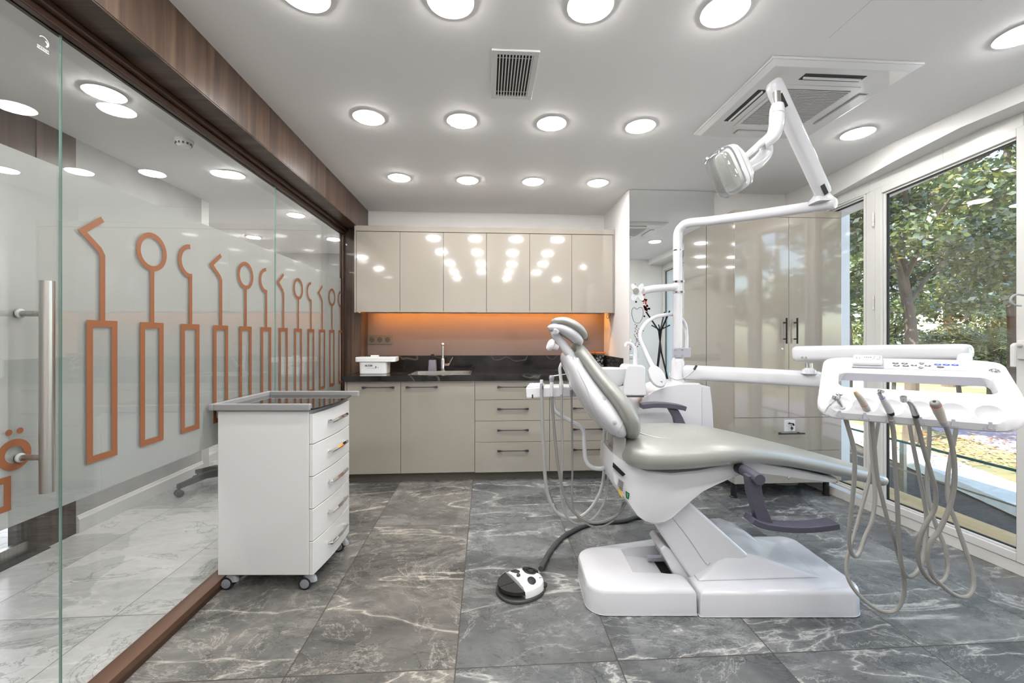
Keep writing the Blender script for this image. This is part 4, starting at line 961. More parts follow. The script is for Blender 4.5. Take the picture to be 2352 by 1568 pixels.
# --- armrests
MV=M_['mauve']
t=chair
m=MB(cam=True); a=Vector(c2(1706,1078,1.86)); m.cyl(a,(a.x+.0,1.73,a.z-.002),.024,n=26); ar=obj('armrest',m,MV,chair,bevel=.003,label='near armrest swung down')
obj('pivot_collar',MB(cam=True).cyl((a.x-.006,1.885,a.z+.001),(a.x-.002,1.855,a.z+.0),.0245,n=24),M_['blackrub'],ar)
m=MB(cam=True)
def rect(px0,py0,px1,py1,d,w_):    # edge pair at a height, widened in depth
    p,q=Vector(c2(px0,py0,d)),Vector(c2(px1,py1,d)); return [p+Vector((0,-w_,0)),q+Vector((0,-w_,0)),q+Vector((0,w_,0)),p+Vector((0,w_,0))]
m.loft([rect(1712,1090,1740,1088,1.775,.020),rect(1716,1130,1746,1128,1.775,.018),rect(1726,1165,1756,1164,1.775,.018),rect(1734,1192,1770,1197,1.775,.02)]); obj('armrest_strut',m,MV,ar,bevel=.003)
def curved(pts,d,w_,t_):
    R=[]
    I=interp([c2(x,y,d) for x,y in pts],6)
    for i,p in enumerate(I):
        a_=Vector(I[max(i-1,0)]);b_=Vector(I[min(i+1,len(I)-1)]); tt=(b_-a_).normalized(); nn=Vector((-tt.z,0,tt.x)); p=Vector(p)
        R.append([p+Vector((0,sy*w_,0))+nn*(sz*t_) for sy,sz in((-1,-1),(1,-1),(1,1),(-1,1))])
    return R
m=MB(cam=True); m.loft(curved([(1719,1188),(1738,1198),(1770,1205),(1810,1209),(1850,1209),(1890,1205),(1916,1201)],1.765,.034,.0125)); obj('arm_pad',m,MV,ar,bevel=.005,seg=3)
m=MB(cam=True); m.loft(curved([(1472,932),(1500,929),(1530,930),(1560,934),(1571,937)],2.40,.034,.013)); a2=obj('armrest',m,MV,chair,bevel=.006,seg=3,label='far armrest raised level')
m=MB(cam=True); m.loft([rect(1534,938,1556,940,2.40,.018),rect(1546,958,1566,958,2.40,.018),rect(1552,985,1578,985,2.38,.018),rect(1553,1010,1582,1010,2.36,.018)]); obj('armrest_strut',m,MV,a2,bevel=.003)
# stickers
onend([(1421,1099),(1433,1107),(1429,1129),(1418,1115)],mat('grey rating label',(.23,.23,.235),.5),'rating_label',.003)
for k_i in range(5):
    y0_i=1103+k_i*4.2; onend([(1422,y0_i),(1431,y0_i+6),(1431,y0_i+7.2),(1422,y0_i+1.2)],M_['greyrub'],'label_text',.0036)
onend([(1419,1118),(1428.5,1129),(1430,1145),(1421,1131)],mat('yellow label',(.62,.42,.08),.5),'warning_label',.003)
o=onend([(1437,1127),(1446,1133),(1444,1147),(1438,1143)],M_['black'],'power_switch',.003)
onend([(1439,1130.5),(1444,1134),(1442.5,1144),(1439.5,1141)],mat('green rocker',(.03,.35,.12),.35),'rocker',.005,o)
onend([(1408,1061),(1437,1089),(1430,1094),(1407,1072)],M_['black'],'bracket_slot',.003)
# ================================================================ FOOT CONTROL
fp=hZ(1196,1350,0); t=thing('foot_control','white and black paw-patterned foot control on the floor','foot pedal',(fp.x,fp.y,0))
f0=Vector(( (1196-CX)/FPX*2.03, 2.035, 0))
ang0=math.radians(30)          # the pedal points down to the left
def F(u,v,h): return Vector((f0.x+u*math.cos(ang0)-v*math.sin(ang0), f0.y+u*math.sin(ang0)+v*math.cos(ang0), h))
def fring(a,b,h,off=(0,0),p=2.2,n=40):
    out=[]
    for k in range(n):
        q=2*PI*k/n; c_,s_=math.cos(q),math.sin(q); out.append(F(off[0]+a*math.copysign(abs(c_)**(2/p),c_),off[1]+b*math.copysign(abs(s_)**(2/p),s_),h))
    return out
m=MB(cam=True); m.loft([fring(.118,.102,0.0),fring(.122,.106,.004),fring(.121,.105,.012),fring(.117,.10,.016)]); obj('base_plate',m,M_['greyrub'],t)
# white domed body covers the rear two thirds
m=MB(cam=True); R=[]
for a,b,h in ((.112,.100,.0165),(.112,.100,.030),(.104,.094,.048),(.085,.078,.060),(.05,.048,.066),(.01,.01,.068)):
    r_=fring(a,b,h,(.006,0)); nr=[]
    Minv=lambda p:((p.x-f0.x)*math.cos(ang0)+(p.y-f0.y)*math.sin(ang0), -(p.x-f0.x)*math.sin(ang0)+(p.y-f0.y)*math.cos(ang0))
    for p in r_:
        u,v=Minv(p); u=max(u,-.030); nr.append(F(u,v,p.z))
    R.append(nr)
m.loft(R); bd=obj('body_cover',m,M_['whitewarm'],t,ang=30,bevel=.002)
# black rubber toe pedal, split in two
for s_ in (-1,1):
    m=MB(cam=True); P=[]
    for k in range(15):
        q=PI-s_*(PI/2*k/14)-(0); P.append((-.006+.105*math.cos(q)*1.05, .0015*s_+.094*math.sin(q)))
    P=[(min(u,-.034),v) for u,v in P]; P=[(-.034,.0015*s_)]+[(u,v) for u,v in P]
    P=[P[0]]+P[1:]
    m.loft([[F(u,v,h-(u+.034)*-.10*0+.0) for u,v in P] for h in (.034,.050)]); obj('toe_pedal',m,M_['blackrub'],t,bevel=.003)
def dome(u,v):
    r=math.sqrt(((u-.006)/.112)**2+(v/.1)**2)
    pts=[(0,.068),(.1,.068),(.45,.066),(.76,.060),(.93,.048),(1,.03)]
    for (a,ha),(b,hb) in zip(pts[:-1],pts[1:]):
        if r<=b: return ha+(hb-ha)*(r-a)/(b-a)
    return .03
def spot(u,v,ru,rv,rot=0,h=.0015,nm='black_spot',mt=M_['blackrub']):
    m=MB(cam=True); R=[]
    for sc,dh in ((1,-.006),(1,h),(.9,h*1.5),(.0,h*1.6)):
        ring=[]
        for k in range(24):
            q=2*PI*k/24; a=ru*sc*math.cos(q); b=rv*sc*math.sin(q); uu=u+a*math.cos(rot)-b*math.sin(rot); vv=v+a*math.sin(rot)+b*math.cos(rot)
            ring.append(F(uu,vv,dome(uu,vv)+dh))
        R.append(ring)
    m.loft(R); return obj(nm,m,mt,t)
spot(.002,.056,.018,.027,.3); spot(.030,-.052,.021,.028,-.5); spot(.092,-.058,.02,.020,0.6)
spot(.066,.022,.031,.036,0,.003,'hand_cap')
for du,dv in ((.012,.022),(.020,-.004),(-.012,.020),(-.006,-.010)): spot(.068+du*1.2,.018+dv*1.2,.016,.016,0,.0075,'hand_cap_lobe')
obj('toggle_knob',MB(cam=True).lathe([(.010,0),(.010,.006),(.0085,.010),(.004,.013),(0,.0135)],F(-.008,.008,.066),axis=(0,0,1),n=18),mat('dark knob',(.05,.05,.05),.2),t)
# cable from the foot control to the chair
P=[(1242,1306,.026),(1250,1290,.02),(1262,1268,.016),(1285,1240,.014),(1310,1222,.014),(1345,1206,.014),(1375,1200,.014),(1410,1198,.014),(1440,1194,.014),(1466,1187,.014)]
pts=[]
for x,y,h in P:
    q=hZ(x,y,h); pts.append(q)
pts+=[W(1.0,2.80,.014)]
obj('pedal_cable',MB().tube(pts,.0135,n=12),M_['greyrub'],label='thick dark grey cable from the foot control to the chair base',cat='cable')
# ================================================================ DENTAL UNIT beside the chair
D0=2.62
un=thing('dental_unit','white dental unit with cuspidor, upright pole and monitor arm behind the chair','dental unit',W(1.0,D0,.3))
P=[c2(x,y,2.52) for x,y in ((1462,975),(1468,925),(1478,912),(1500,898),(1530,886),(1560,881),(1608,880),(1612,884),(1632,888),(1637,930),(1640,985))]
P=[(p[0],p[2]) for p in P]; P=P+[(P[-1][0]+.002,.42),(P[-1][0]-.03,.36),(P[0][0]+.05,.36),(P[0][0],.42)]
obj('unit_body',MB(cam=True).prism(P,'y',2.52,2.80),WH,un,bevel=.022,seg=4)
obj('panel_joint',MB(cam=True).box((c2(1612,884,2.52)[0]-.0008,2.5185,.45),(c2(1612,884,2.52)[0]+.0008,2.5205,c2(1612,890,2.52)[2])),M_['lilac'],un,smooth=False)
P=[c2(x,y,2.5) for x,y in ((1430,842),(1436,836),(1470,837),(1476,842),(1478,906),(1424,906))]
obj('cuspidor_tower',MB(cam=True).prism([(p[0],p[2]) for p in P],'y',2.44,2.58),WH,un,bevel=.014,seg=3)
obj('tower_seam',MB(cam=True).box((c2(1424,0,2.44)[0]+.008,2.445,c2(0,906,2.47)[2]-.012),(c2(1478,0,2.47)[0]-.004,2.575,c2(0,906,2.47)[2])),M_['greyrub'],un,smooth=False)
cb=Vector(c2(1402,862,2.5)); R=[(.0,-.075),(.035,-.074),(.075,-.05),(.090,-.01),(.097,.038),(.098,.044),(.092,.044),(.084,-.005),(.06,-.045),(.0,-.06)]
obj('spittoon_bowl',MB(cam=True).lathe(R,cb,n=40),WH,un)
obj('bowl_arm',MB(cam=True).box((cb.x+.02,2.45,cb.z-.10),(c2(1430,0,2.5)[0]+.03,2.55,cb.z-.055)),WH,un,bevel=.01)
g=lambda x,y,d: Vector(c2(x,y,d))
obj('water_spout',MB(cam=True).tube([g(1459,838,2.5),g(1459,818,2.5),g(1458,803,2.5),g(1452,792,2.5),g(1444,788,2.5),g(1438,790,2.5),g(1437,795,2.5)],[.015,.014,.0125,.011,.010,.010,.0115],n=14),WH,un)
# pole
DP=2.65
ax=c2(1556.5,850,DP)[0]
obj('pole_foot',MB(cam=True).lathe([(.062,c2(0,885,DP)[2]),(.060,c2(0,880,DP)[2]),(.045,c2(0,876,DP)[2]),(.043,c2(0,871,DP)[2]),(.040,c2(0,830,DP)[2]),(.034,c2(0,824,DP)[2]),(.029,c2(0,822,DP)[2])],(ax,DP,0),n=32),WH,un)
zj=[c2(0,y,DP)[2] for y in (640,648,667,673,575)]
obj('pole',MB(cam=True).cyl((ax,DP,c2(0,880,DP)[2]),(ax,DP,zj[4]),.0275,n=32),WH,un)
for y in (647,671): 
    z=c2(0,y,DP)[2]; obj('clamp_ring',MB(cam=True).cyl((ax,DP,z-.006),(ax,DP,z+.006),.0292,n=28).box((ax+.018,DP-.036,z-.008),(ax+.030,DP-.02,z+.008)),M_['chrome'],un)
z=c2(0,809,DP)[2]; pb=obj('pole_bracket',MB(cam=True).box((ax-.046,DP-.040,z-.030),(ax+.068,DP-.030,z+.030)),M_['lilac'],un,bevel=.003)
for dx,dz in ((-.032,.018),(-.032,-.018),(.012,.018),(.012,-.018)): obj('screw',MB(cam=True).cyl((ax+dx-.006,DP-.042,z+dz),(ax+dx+.006,DP-.042,z+dz),.003,n=8),M_['chrome'],pb)
# monitor arm and plate
z=c2(0,659,DP)[2]
obj('monitor_arm',MB(cam=True).tube([(ax,DP,z),g(1500,663,2.60),g(1476,668,2.56)],[.023,.023,.021],n=18),WH,un)
mp=MB(cam=True); c0=g(1464,671,2.52)
R=[]
for k in range(40):
    q=2*PI*k/40; r=.046*(1+.42*math.cos(4*(q-PI/4))); R.append((c0.x+r*math.cos(q)*.78,c0.z+r*math.sin(q)*1.05))
mp.prism(R,'y',2.515,2.521); mo=obj('monitor_plate',mp,WH,un,bevel=.001)
obj('plate_hinge',MB(cam=True).cyl(g(1461,668,2.515),g(1461,668,2.505),.018,n=20).box((c0.x-.01,2.521,c0.z-.012),(c0.x+.04,2.55,c0.z+.016)),M_['steel'],mo)
# arched hose and oval filter head
pts=[g(1506,848,2.48),g(1497,838,2.5),g(1483,808,2.53),g(1470,775,2.55),g(1476,752,2.57),g(1495,733,2.6),g(1520,724,2.62),(ax,DP+.045,c2(0,722,DP)[2]),g(1572,740,2.72),g(1577,770,2.72),g(1577,806,2.70)]
obj('arched_hose',MB(cam=True).tube(pts,[.017,.015,.0125]+[.0115]*8,n=14),WH,un)
c0=g(1509,865,2.47)
hd=MB(cam=True); hd.lathe([(.0,-.016),(.036,-.015),(.050,-.008),(.052,.004),(.046,.012),(.0,.014)],c0,axis=(.15,-1,.25),n=36)
c0_=Vector(c0)
hd.v=[Vector((c0_.x+(p.x-c0_.x)*1.0+(p.z-c0_.z)*-.28,p.y,c0_.z+(p.z-c0_.z)*1.28)) for p in hd.v]
fh=obj('oval_lamp_head',hd,WH,un)
vm=MB(cam=True)
for k in range(5): vm.box((c0.x+.006,2.4525,c0.z-.052+k*.006),(c0.x+.026,2.4535,c0.z-.049+k*.006))
obj('vent_marks',vm,M_['greyrub'],fh,smooth=False)
# thin white cord over the lower arm
pts=[g(1538,856,2.57),g(1540,866,2.55),g(1556,872,2.54),g(1575,866,2.53),g(1588,856,2.52),g(1597,846,2.52)]
co=obj('cord',MB(cam=True).tube(pts,.0035,n=8),M_['hose2'],un)
obj('cord_tip',MB(cam=True).tube([g(1594,849,2.52),g(1600,839,2.52)],.007,n=10),M_['blackrub'],co)
# mounting arm to the chair
obj('chair_mount',MB(cam=True).box((.86,2.315,.40),(1.0,2.53,.50)),WH,un,bevel=.01)
# ---------------- operating lamp on the pole
la=thing('operating_lamp','white jointed operating lamp rising from the unit pole','dental lamp',W(ax,DP,zj[4]))
E1=c2(1908,468,2.03)
pts=[(ax,DP,zj[4]+.002),(ax,DP,c2(0,555,DP)[2]),(ax+.002,DP-.004,c2(0,535,DP)[2]),(ax+.018,DP-.02,c2(0,523,DP)[2]),(ax+.05,DP-.05,c2(0,517,DP)[2]),g(1640,506,2.50),g(1780,487,2.25),Vector(E1)]
obj('horizontal_arm',MB(cam=True).tube(pts,.0275,n=26),WH,la)
obj('arm_sleeve',MB(cam=True).cyl((ax,DP,zj[4]-.004),(ax,DP,zj[4]+.004),.0288,n=28),M_['chrome'],la)
e=Vector(E1); d_=(Vector(E1)-g(1780,487,2.25)).normalized()
obj('end_cap',MB(cam=True).lathe([(.0285,-.004),(.0285,.012),(.024,.02),(0,.022)],e,axis=tuple(d_),n=26),WH,la)
J=g(1885,462,2.045)
obj('knuckle',MB(cam=True).loft([sering(g(1887,y,2.05),(1,0,0),(0,1,0),r,r,5,24) for y,r in ((466,.044),(458,.042),(446,.026),(443,.022))]),WH,la)
obj('knuckle_pin',MB(cam=True).cyl(g(1886,445,2.05),g(1886,430,2.05),.014,n=18),M_['chrome'],la)
# spring arm
a_=g(1893,447,2.03); b_=g(1775,190,1.92); ax3=(b_-a_).normalized(); sd_=Vector((0,1,0)); nr=ax3.cross(sd_).normalized()
R=[]
L=(b_-a_).length
for u,w_,h_ in ((-.015,.010,.016),(0,.026,.028),(.03,.030,.031),(.5,.030,.033),(.93,.031,.034),(.985,.030,.032),(1.01,.020,.022)):
    R.append(sering(a_+ax3*(u*L),nr,sd_,h_,w_,3.6,28))
sp=obj('spring_arm',MB(cam=True).loft(R),WH,la)
for c_,s_ in ((a_+ax3*.045-nr*.0,1),(b_-ax3*.07,1)):
    pass
obj('arm_slot',MB(cam=True).loft([[a_+ax3*u-sd_*.0312*1+nr*v+sd_*w_ for v,w_ in((.002,0),(.024,0),(.024,.002),(.002,.002))] for u in (.0,.05)]),M_['blackrub'],sp,smooth=False)
obj('arm_slot',MB(cam=True).loft([[b_-ax3*u-sd_*.0322+nr*v*1+sd_*w_ for v,w_ in((.006,0),(.028,0),(.028,.002),(.006,.002))] for u in (.13,.065)]),M_['blackrub'],sp,smooth=False)
# hanging yoke
q=lambda x,y,d=1.86: g(x,y,d)
obj('lamp_stem',MB(cam=True).cyl(q(1783,212),q(1785,250),.0165,n=20),M_['steel'],la)
obj('lamp_neck',MB(cam=True).tube([q(1786,240),q(1785,252),q(1785,268),q(1783,292),q(1775,312),q(1760,326),q(1748,335)],[.024,.030,.032,.031,.029,.027,.026],n=24),WH,la)
obj('neck_ring',MB(cam=True).cyl(q(1785.5,262),q(1785,264),.0325,n=28),M_['lilac'],la)
R=[]
yk=MB(cam=True)
yk.tube([q(1752,326,1.86),q(1735,340,1.80),q(1712,360,1.77),q(1700,372,1.78)],[.017,.014,.012,.014],n=14)
yk.tube([q(1760,332,1.86),q(1758,352,1.88),q(1738,375,1.86),q(1712,388,1.82),q(1700,384,1.80)],[.024,.030,.031,.024,.015],n=18)
obj('yoke',yk,WH,la)
# lamp head: a tilted box with clear front cover
hc0=g(1676,392,1.76); fd=Vector((-.87,-.30,-.36)).normalized(); lg=Vector((.40,-.02,-.92)); lg=(lg-fd*lg.dot(fd)).normalized(); cw=fd.cross(lg).normalized()
def hr(o,a,b,p=4.5): return sering(hc0+fd*o,lg,cw,a,b,p,36)
hb=obj('lamp_housing',MB(cam=True).loft([hr(-.085,.045,.030),hr(-.075,.062,.040),hr(-.045,.088,.052),hr(-.005,.098,.058),hr(.002,.096,.056)]),WH,la,ang=50)
obj('housing_band',MB(cam=True).loft([hr(-.040,.0925,.0545),hr(-.024,.097,.0585)]),mat('pale grey clear plastic',(.50,.50,.48),.2),hb)
obj('reflector',MB(cam=True).loft([hr(.0022,.088,.048),hr(.012,.080,.042),hr(.022,.030,.016)]),mat('satin reflector',(.6,.6,.58),.35,metal=.6),hb)
cov=glassy('clear lamp cover',(.9,.92,.92),.10,.06)
obj('front_cover',MB(cam=True).loft([hr(.0022,.099,.0585),hr(.030,.101,.060),hr(.055,.092,.054),hr(.062,.078,.044)]),cov,hb,ang=50)
# ---------------- delivery arms
da=thing('delivery_arm','two-part white arm reaching from the unit pole to the instrument tray','support arm',W(ax,DP,.95))
zA=1.010
p0=Vector((ax+.03,DP-.02,zA)); p1=g(1872,858,2.20); p1.z=zA
def roundbar(p,q,w0,h0,w1,h1,pw=3.2,e=.02):
    d=(q-p).normalized(); s=d.cross(Vector((0,0,1))).normalized(); u=s.cross(d); L=(q-p).length; R=[]
    for t_,k in ((0,.6),(.006/L,.88),(e/L,1),(1-e/L,1),(1-.006/L,.88),(1,.6)):
        w_=(w0+(w1-w0)*t_)*k; h_=(h0+(h1-h0)*t_)*k; R.append(sering(p+d*(L*t_),s,u,w_,h_,pw,30))
    return R
obj('lower_arm',MB(cam=True).loft(roundbar(p0,p1+Vector((.03,-.02,0)),.043,.046,.043,.042)),WH,da,ang=50)
o1=g(1858,812,2.19)
obj('joint_stub',MB(cam=True).lathe([(.034,zA+.03),(.030,zA+.05),(.020,zA+.056),(.018,zA+.06)],(o1.x,o1.y,0),n=24),WH,da)
obj('joint_pin',MB(cam=True).cyl((o1.x,o1.y,zA+.055),(o1.x,o1.y,zA+.085),.017,n=20),M_['chrome'],da)
u0=g(1826,812,2.25); u1=g(2231,808,1.62)
obj('upper_arm',MB(cam=True).loft(roundbar(u0,u1,.036,.042,.036,.032,3.4,.02)),WH,da,ang=50)
m=MB(cam=True)
for x in (1842.5,1852): m.cyl(g(x,821,2.172),g(x,821,2.16),.0055,n=12)
obj('arm_screws',m,M_['steel'],da)
obj('tray_post',MB(cam=True).tube([g(2215,812,1.64),g(2215,835,1.60),g(2215,850,1.58)],.022,n=18),WH,da)
# ---------------- instrument tray
U=Vector((.395,-.25,0)).normalized(); Vv=Vector((.25,.395,0)).normalized(); C0=Vector((1.2355,1.295,0))
def TP(u,s,up=0.0):
    """point on the tray skin: u across, s along the profile from the front lip to the back edge"""
    prof=[(-.045,.006,.955),(-.02,-.012,.968),(0,-.014,.990),(.02,-.004,1.015),(.05,.016,1.042),(.08,.045,1.064),(.14,.12,1.095),(.20,.19,1.122),(.27,.262,1.148),(.31,.30,1.156)]
    for (a,va,ha),(b,vb,hb_) in zip(prof[:-1],prof[1:]):
        if s<=b or b==prof[-1][0]:
            u=u+.045*max(0.,s)/.3; f=(s-a)/(b-a); v=va+(vb-va)*f; h=ha+(hb_-ha)*f; n=Vector((0,-(hb_-ha),vb-va)); n.normalize()
            return C0+U*u+Vv*(v+n.y*up)+Vector((0,0,h+n.z*up))
tr=thing('instrument_tray','white dental instrument tray with control buttons and a wide slot','instrument tray',W(1.33,1.42,.96))
def rr2(u0,u1,s0,s1,r,n=72,p=None):
    P=[]
    per=[]
    cs=[(u1-r,s0+r,-90),(u1-r,s1-r,0),(u0+r,s1-r,90),(u0+r,s0+r,180)]
    for cx_1,cy_1,a0 in cs:
        for k in range(10):
            a=math.radians(a0+90*k/9); P.append((cx_1+r*math.cos(a),cy_1+r*math.sin(a)))
    # resample straight runs so the profile's bend is followed
    Q=[]
    for i in range(len(P)):
        a,b=P[i],P[(i+1)%len(P)]; L=math.hypot(a[0]-b[0],a[1]-b[1]); n_=max(1,int(L/.02)) if L>.03 else 1
        Q.append((a,b,n_))
    return Q
OUT=rr2(-.238,.238,-.045,.31,.075); INN=rr2(-.184,.190,.085,.172,.022)
def expand(Q1,Q2):
    A_=[];B_=[]
    for (a,b,n1),(c_,d2_,n2) in zip(Q1,Q2):
        n=max(n1,n2)
        for k in range(n):
            f=k/n; A_.append((a[0]+(b[0]-a[0])*f,a[1]+(b[1]-a[1])*f)); B_.append((c_[0]+(d2_[0]-c_[0])*f,c_[1]+(d2_[1]-c_[1])*f))
    return A_,B_
A_,B_=expand(OUT,INN)
def ringat(f,up,g1=0.,g2=0.):
    return [TP(a[0]+(b[0]-a[0])*f,a[1]+(b[1]-a[1])*f,up) for a,b in zip(A_,B_)]
TK=.034
rings=[ringat(.0,-TK*.5),ringat(.01,-.008),ringat(.05,-.001),ringat(.12,0),ringat(.3,0),ringat(.5,0),ringat(.7,0),ringat(.88,0),ringat(.96,-.001),ringat(1.0,-.006),ringat(1.0,-TK),ringat(.8,-TK),ringat(.5,-TK),ringat(.2,-TK),ringat(.05,-TK)]
m=MB(cam=True); m.loft(rings,closed=True); tp=obj('tray_body',m,WH,tr,ang=50)
hx=[(1940,930),(1988,935),(2040,940),(2098,950),(2162,960),(2232,965)]
hu=[-.176,-.112,-.048,.018,.090,.165]
cut=MB(cam=True)
for u in hu:
    c_=TP(u,.020,.034); cut.ball(c_,.047,n=20)
cutobj(tp,cut)
m=MB(cam=True)
m.hexa([TP(-.182,.172,-.007),TP(.188,.172,-.007),TP(.188,.18,-.012),TP(-.182,.18,-.012),TP(-.182,.172,-.007)+Vector((0,0,-.026)),TP(.188,.172,-.007)+Vector((0,0,-.026)),TP(.188,.18,-.012)+Vector((0,0,-.026)),TP(-.182,.18,-.012)+Vector((0,0,-.026))])
obj('slot_apron',m,M_['lilac'],tr,smooth=False)
def tray_patch(u0,u1,s0,s1,up,th_,mt,nm,par,bev=0,sk=0):
    m=MB(cam=True); m.hexa([TP(u0,s0,up-th_),TP(u1,s0,up-th_),TP(u1+sk,s1,up-th_),TP(u0+sk,s1,up-th_),TP(u0,s0,up),TP(u1,s0,up),TP(u1+sk,s1,up),TP(u0+sk,s1,up)]); return obj(nm,m,mt,par,bevel=bev,smooth=bool(bev))
cp=tray_patch(-.165,.150,.198,.262,.0012,.002,mat('control membrane',(.52,.54,.54),.25),'control_panel',tr)
bdk=mat('button slate',(.03,.045,.055),.35); blu=mat('button blue',(.01,.05,.55),.3); sym=mat('button print',(.75,.78,.8),.4); rdm=mat('button red print',(.7,.1,.03),.4)
def button(u,s,ru,rs,mt,shape=0,sm=sym):
    m=MB(cam=True); P=[]
    if shape==0: P=[(ru*math.cos(2*PI*k/20),rs*math.sin(2*PI*k/20)) for k in range(20)]
    else:
        base=[(1.2,0),(.35,.95),(.35,.55),(-.9,.55),(-.9,-.55),(.35,-.55),(.35,-.95)]; an={1:0,2:PI/2,3:PI,4:-PI/2}[shape]
        P=[(ru*(a*math.cos(an)-b*math.sin(an)),rs*(a*math.sin(an)+b*math.cos(an))) for a,b in base]
    n=len(P); m.loft([[TP(u+a,s+b,h) for a,b in P] for h in (.0005,.0022)]); o=obj('button',m,mt,cp,smooth=False)
    m=MB(cam=True); m.loft([[TP(u+a*ru,s+b*rs,h) for a,b in ((-.5,-.25),(.1,-.3),(.5,.1),(.2,.3),(-.2,.0))] for h in (.0020,.0026)]); return m
pr=MB(cam=True); pr2=MB(cam=True)
for u,s in ((-.030,.242),(-.006,.242),(-.028,.222),(-.004,.222)): b=button(u,s,.0088,.0062,bdk); pr.add(b.v,b.f)
for u,s,sh in ((.038,.245,2),(.018,.228,3),(.052,.228,1),(.034,.212,4)): b=button(u,s,.0078,.0072,bdk,sh); pr.add(b.v,b.f)
for u in (.078,.099,.120): b=button(u,.240,.0092,.0062,blu); pr.add(b.v,b.f)
b=button(.083,.220,.0092,.0062,bdk); pr2.add(b.v,b.f)
obj('button_print',pr,sym,cp,smooth=False); obj('button_print',pr2,rdm,cp,smooth=False,label='red printed symbol')
# remote lying in its cradle
rm=thing('remote_control','small white remote control with keys lying on the left of the tray','remote control',W(1.13,1.62,1.15))
tray_patch(-.150,-.062,.196,.268,.006,.0045,M_['lilac'],'cradle',tr,.002)
def rp(u0,u1,s0,s1,a,b,mt,nm,bev=0): 
    return tray_patch(u0,u1,s0,s1,b,b-a,mt,nm,rm,bev)
rb=rp(-.148,-.066,.205,.270,.0062,.019,M_['whitewarm'],'casing',.003)
rp(-.120,-.094,.238,.256,.0191,.0197,mat('lcd grey',(.45,.48,.5),.3),'display')
m=MB(cam=True)
for k in range(4): m.hexa([TP(-.117+k*.0055,.243,.0197),TP(-.1135+k*.0055,.243,.0197),TP(-.1135+k*.0055,.253,.0197),TP(-.117+k*.0055,.253,.0197),TP(-.117+k*.0055,.243,.0201),TP(-.1135+k*.0055,.243,.0201),TP(-.1135+k*.0055,.253,.0201),TP(-.117+k*.0055,.253,.0201)])
obj('digits',m,mat('lcd digits',(.04,.06,.05),.4),rm,smooth=False)
for u,s in ((-.088,.254),(-.090,.240),(-.080,.235),(-.073,.256),(-.0735,.245),(-.075,.234),(-.138,.250),(-.138,.240),(-.130,.250),(-.130,.240)):
    m=MB(cam=True); m.loft([[TP(u+.0034*math.cos(q*PI/6),s+.0034*math.sin(q*PI/6),h) for q in range(12)] for h in (.0191,.0201)]); obj('key',m,M_['hose'],rm,smooth=False)
c_=TP(.205,.20,.0); m=MB(cam=True); n_=(TP(.205,.20,.01)-c_).normalized(); obj('round_fitting',m.lathe([(.013,0),(.013,.003),(.010,.006),(.006,.006),(.004,.009),(0,.009)],c_,axis=tuple(n_),n=22),M_['chrome'],tr)
# body under the tray at the back, with post
m=MB(cam=True); m.hexa([TP(-.10,.2,-.05),TP(.22,.2,-.05),TP(.22,.30,-.05),TP(-.10,.30,-.05),TP(-.12,.19,-.034),TP(.23,.19,-.034),TP(.23,.305,-.034),TP(-.12,.305,-.034)]); obj('tray_underside',m,M_['whitewarm'],tr,bevel=.006)
# handpieces
def hosepts(zs, d0,d1,ox=1880,oy=960,sc=.3061):
    n=len(zs); L=[0]
    for a,b in zip(zs[:-1],zs[1:]): L.append(L[-1]+math.hypot(a[0]-b[0],a[1]-b[1]))
    out=[]
    for (x,y),l in zip(zs,L):
        f=l/L[-1]; out.append(g(ox+x*sc,oy+y*sc,d0+(d1-d0)*f))
    return out
TH_=[
 ('three_way_syringe','chrome three-way syringe with needle, leftmost tool in the tray',[(215,0),(265,230),(268,450),(245,700),(228,880),(240,990),(270,1037),(305,1010),(345,900),(400,770),(425,600),(415,430),(398,230),(385,-60)],1.385,1.62,.0068,0),
 ('handpiece','beige straight handpiece, second tool in the tray from the left',[(385,-60),(395,0),(415,180),(440,430),(490,650),(540,850),(590,1000),(630,1150),(645,1300),(600,1420),(520,1455),(400,1410),(280,1300),(215,1180),(215,1050),(260,900),(310,720),(370,500),(410,300),(430,150),(455,0),(470,-90)],1.35,1.62,.0062,1),
 ('handpiece','white angled handpiece with metal head, third tool in the tray from the left',[(560,-30),(562,100),(572,300),(590,600),(600,850),(612,1020),(632,1140),(680,1190),(740,1150),(780,1050),(805,900),(810,740),(790,600),(750,400),(710,200),(680,20),(672,-90)],1.31,1.58,.0066,2),
 ('handpiece','chrome curved handpiece, fourth tool in the tray from the left',[(725,-20),(745,60),(790,230),(840,400),(880,550),(870,680),(820,770),(770,870),(745,980),(760,1100),(820,1200),(890,1240),(950,1200),(970,1100),(940,950),(880,800),(830,620),(815,430),(830,200),(833,40),(835,-90)],1.275,1.54,.0064,3),
 ('scaler_handpiece','thick grey-tipped scaler handpiece with a red ring, fifth tool in the tray',[(925,-30),(955,60),(1000,200),(1022,380),(1010,560),(975,690),(900,850),(840,930),(820,1050),(850,1170),(920,1250),(1020,1325),(1110,1340),(1160,1270),(1150,1130),(1100,980),(1030,780),(975,620),(970,440),(1000,250),(1035,70),(1045,-80)],1.235,1.50,.0066,4)]
bei=mat('beige plastic',(.50,.46,.40),.3)
tips=[[(1938,942),(1928,925),(1921,912)],[(1990,938),(1978,918),(1963,898)],[(2044,944),(2032,922),(2020,903)],[(2102,950),(2094,930),(2078,917)],[(2166,968),(2156,945),(2146,922)]]
dts=[1.39,1.35,1.30,1.262,1.215]
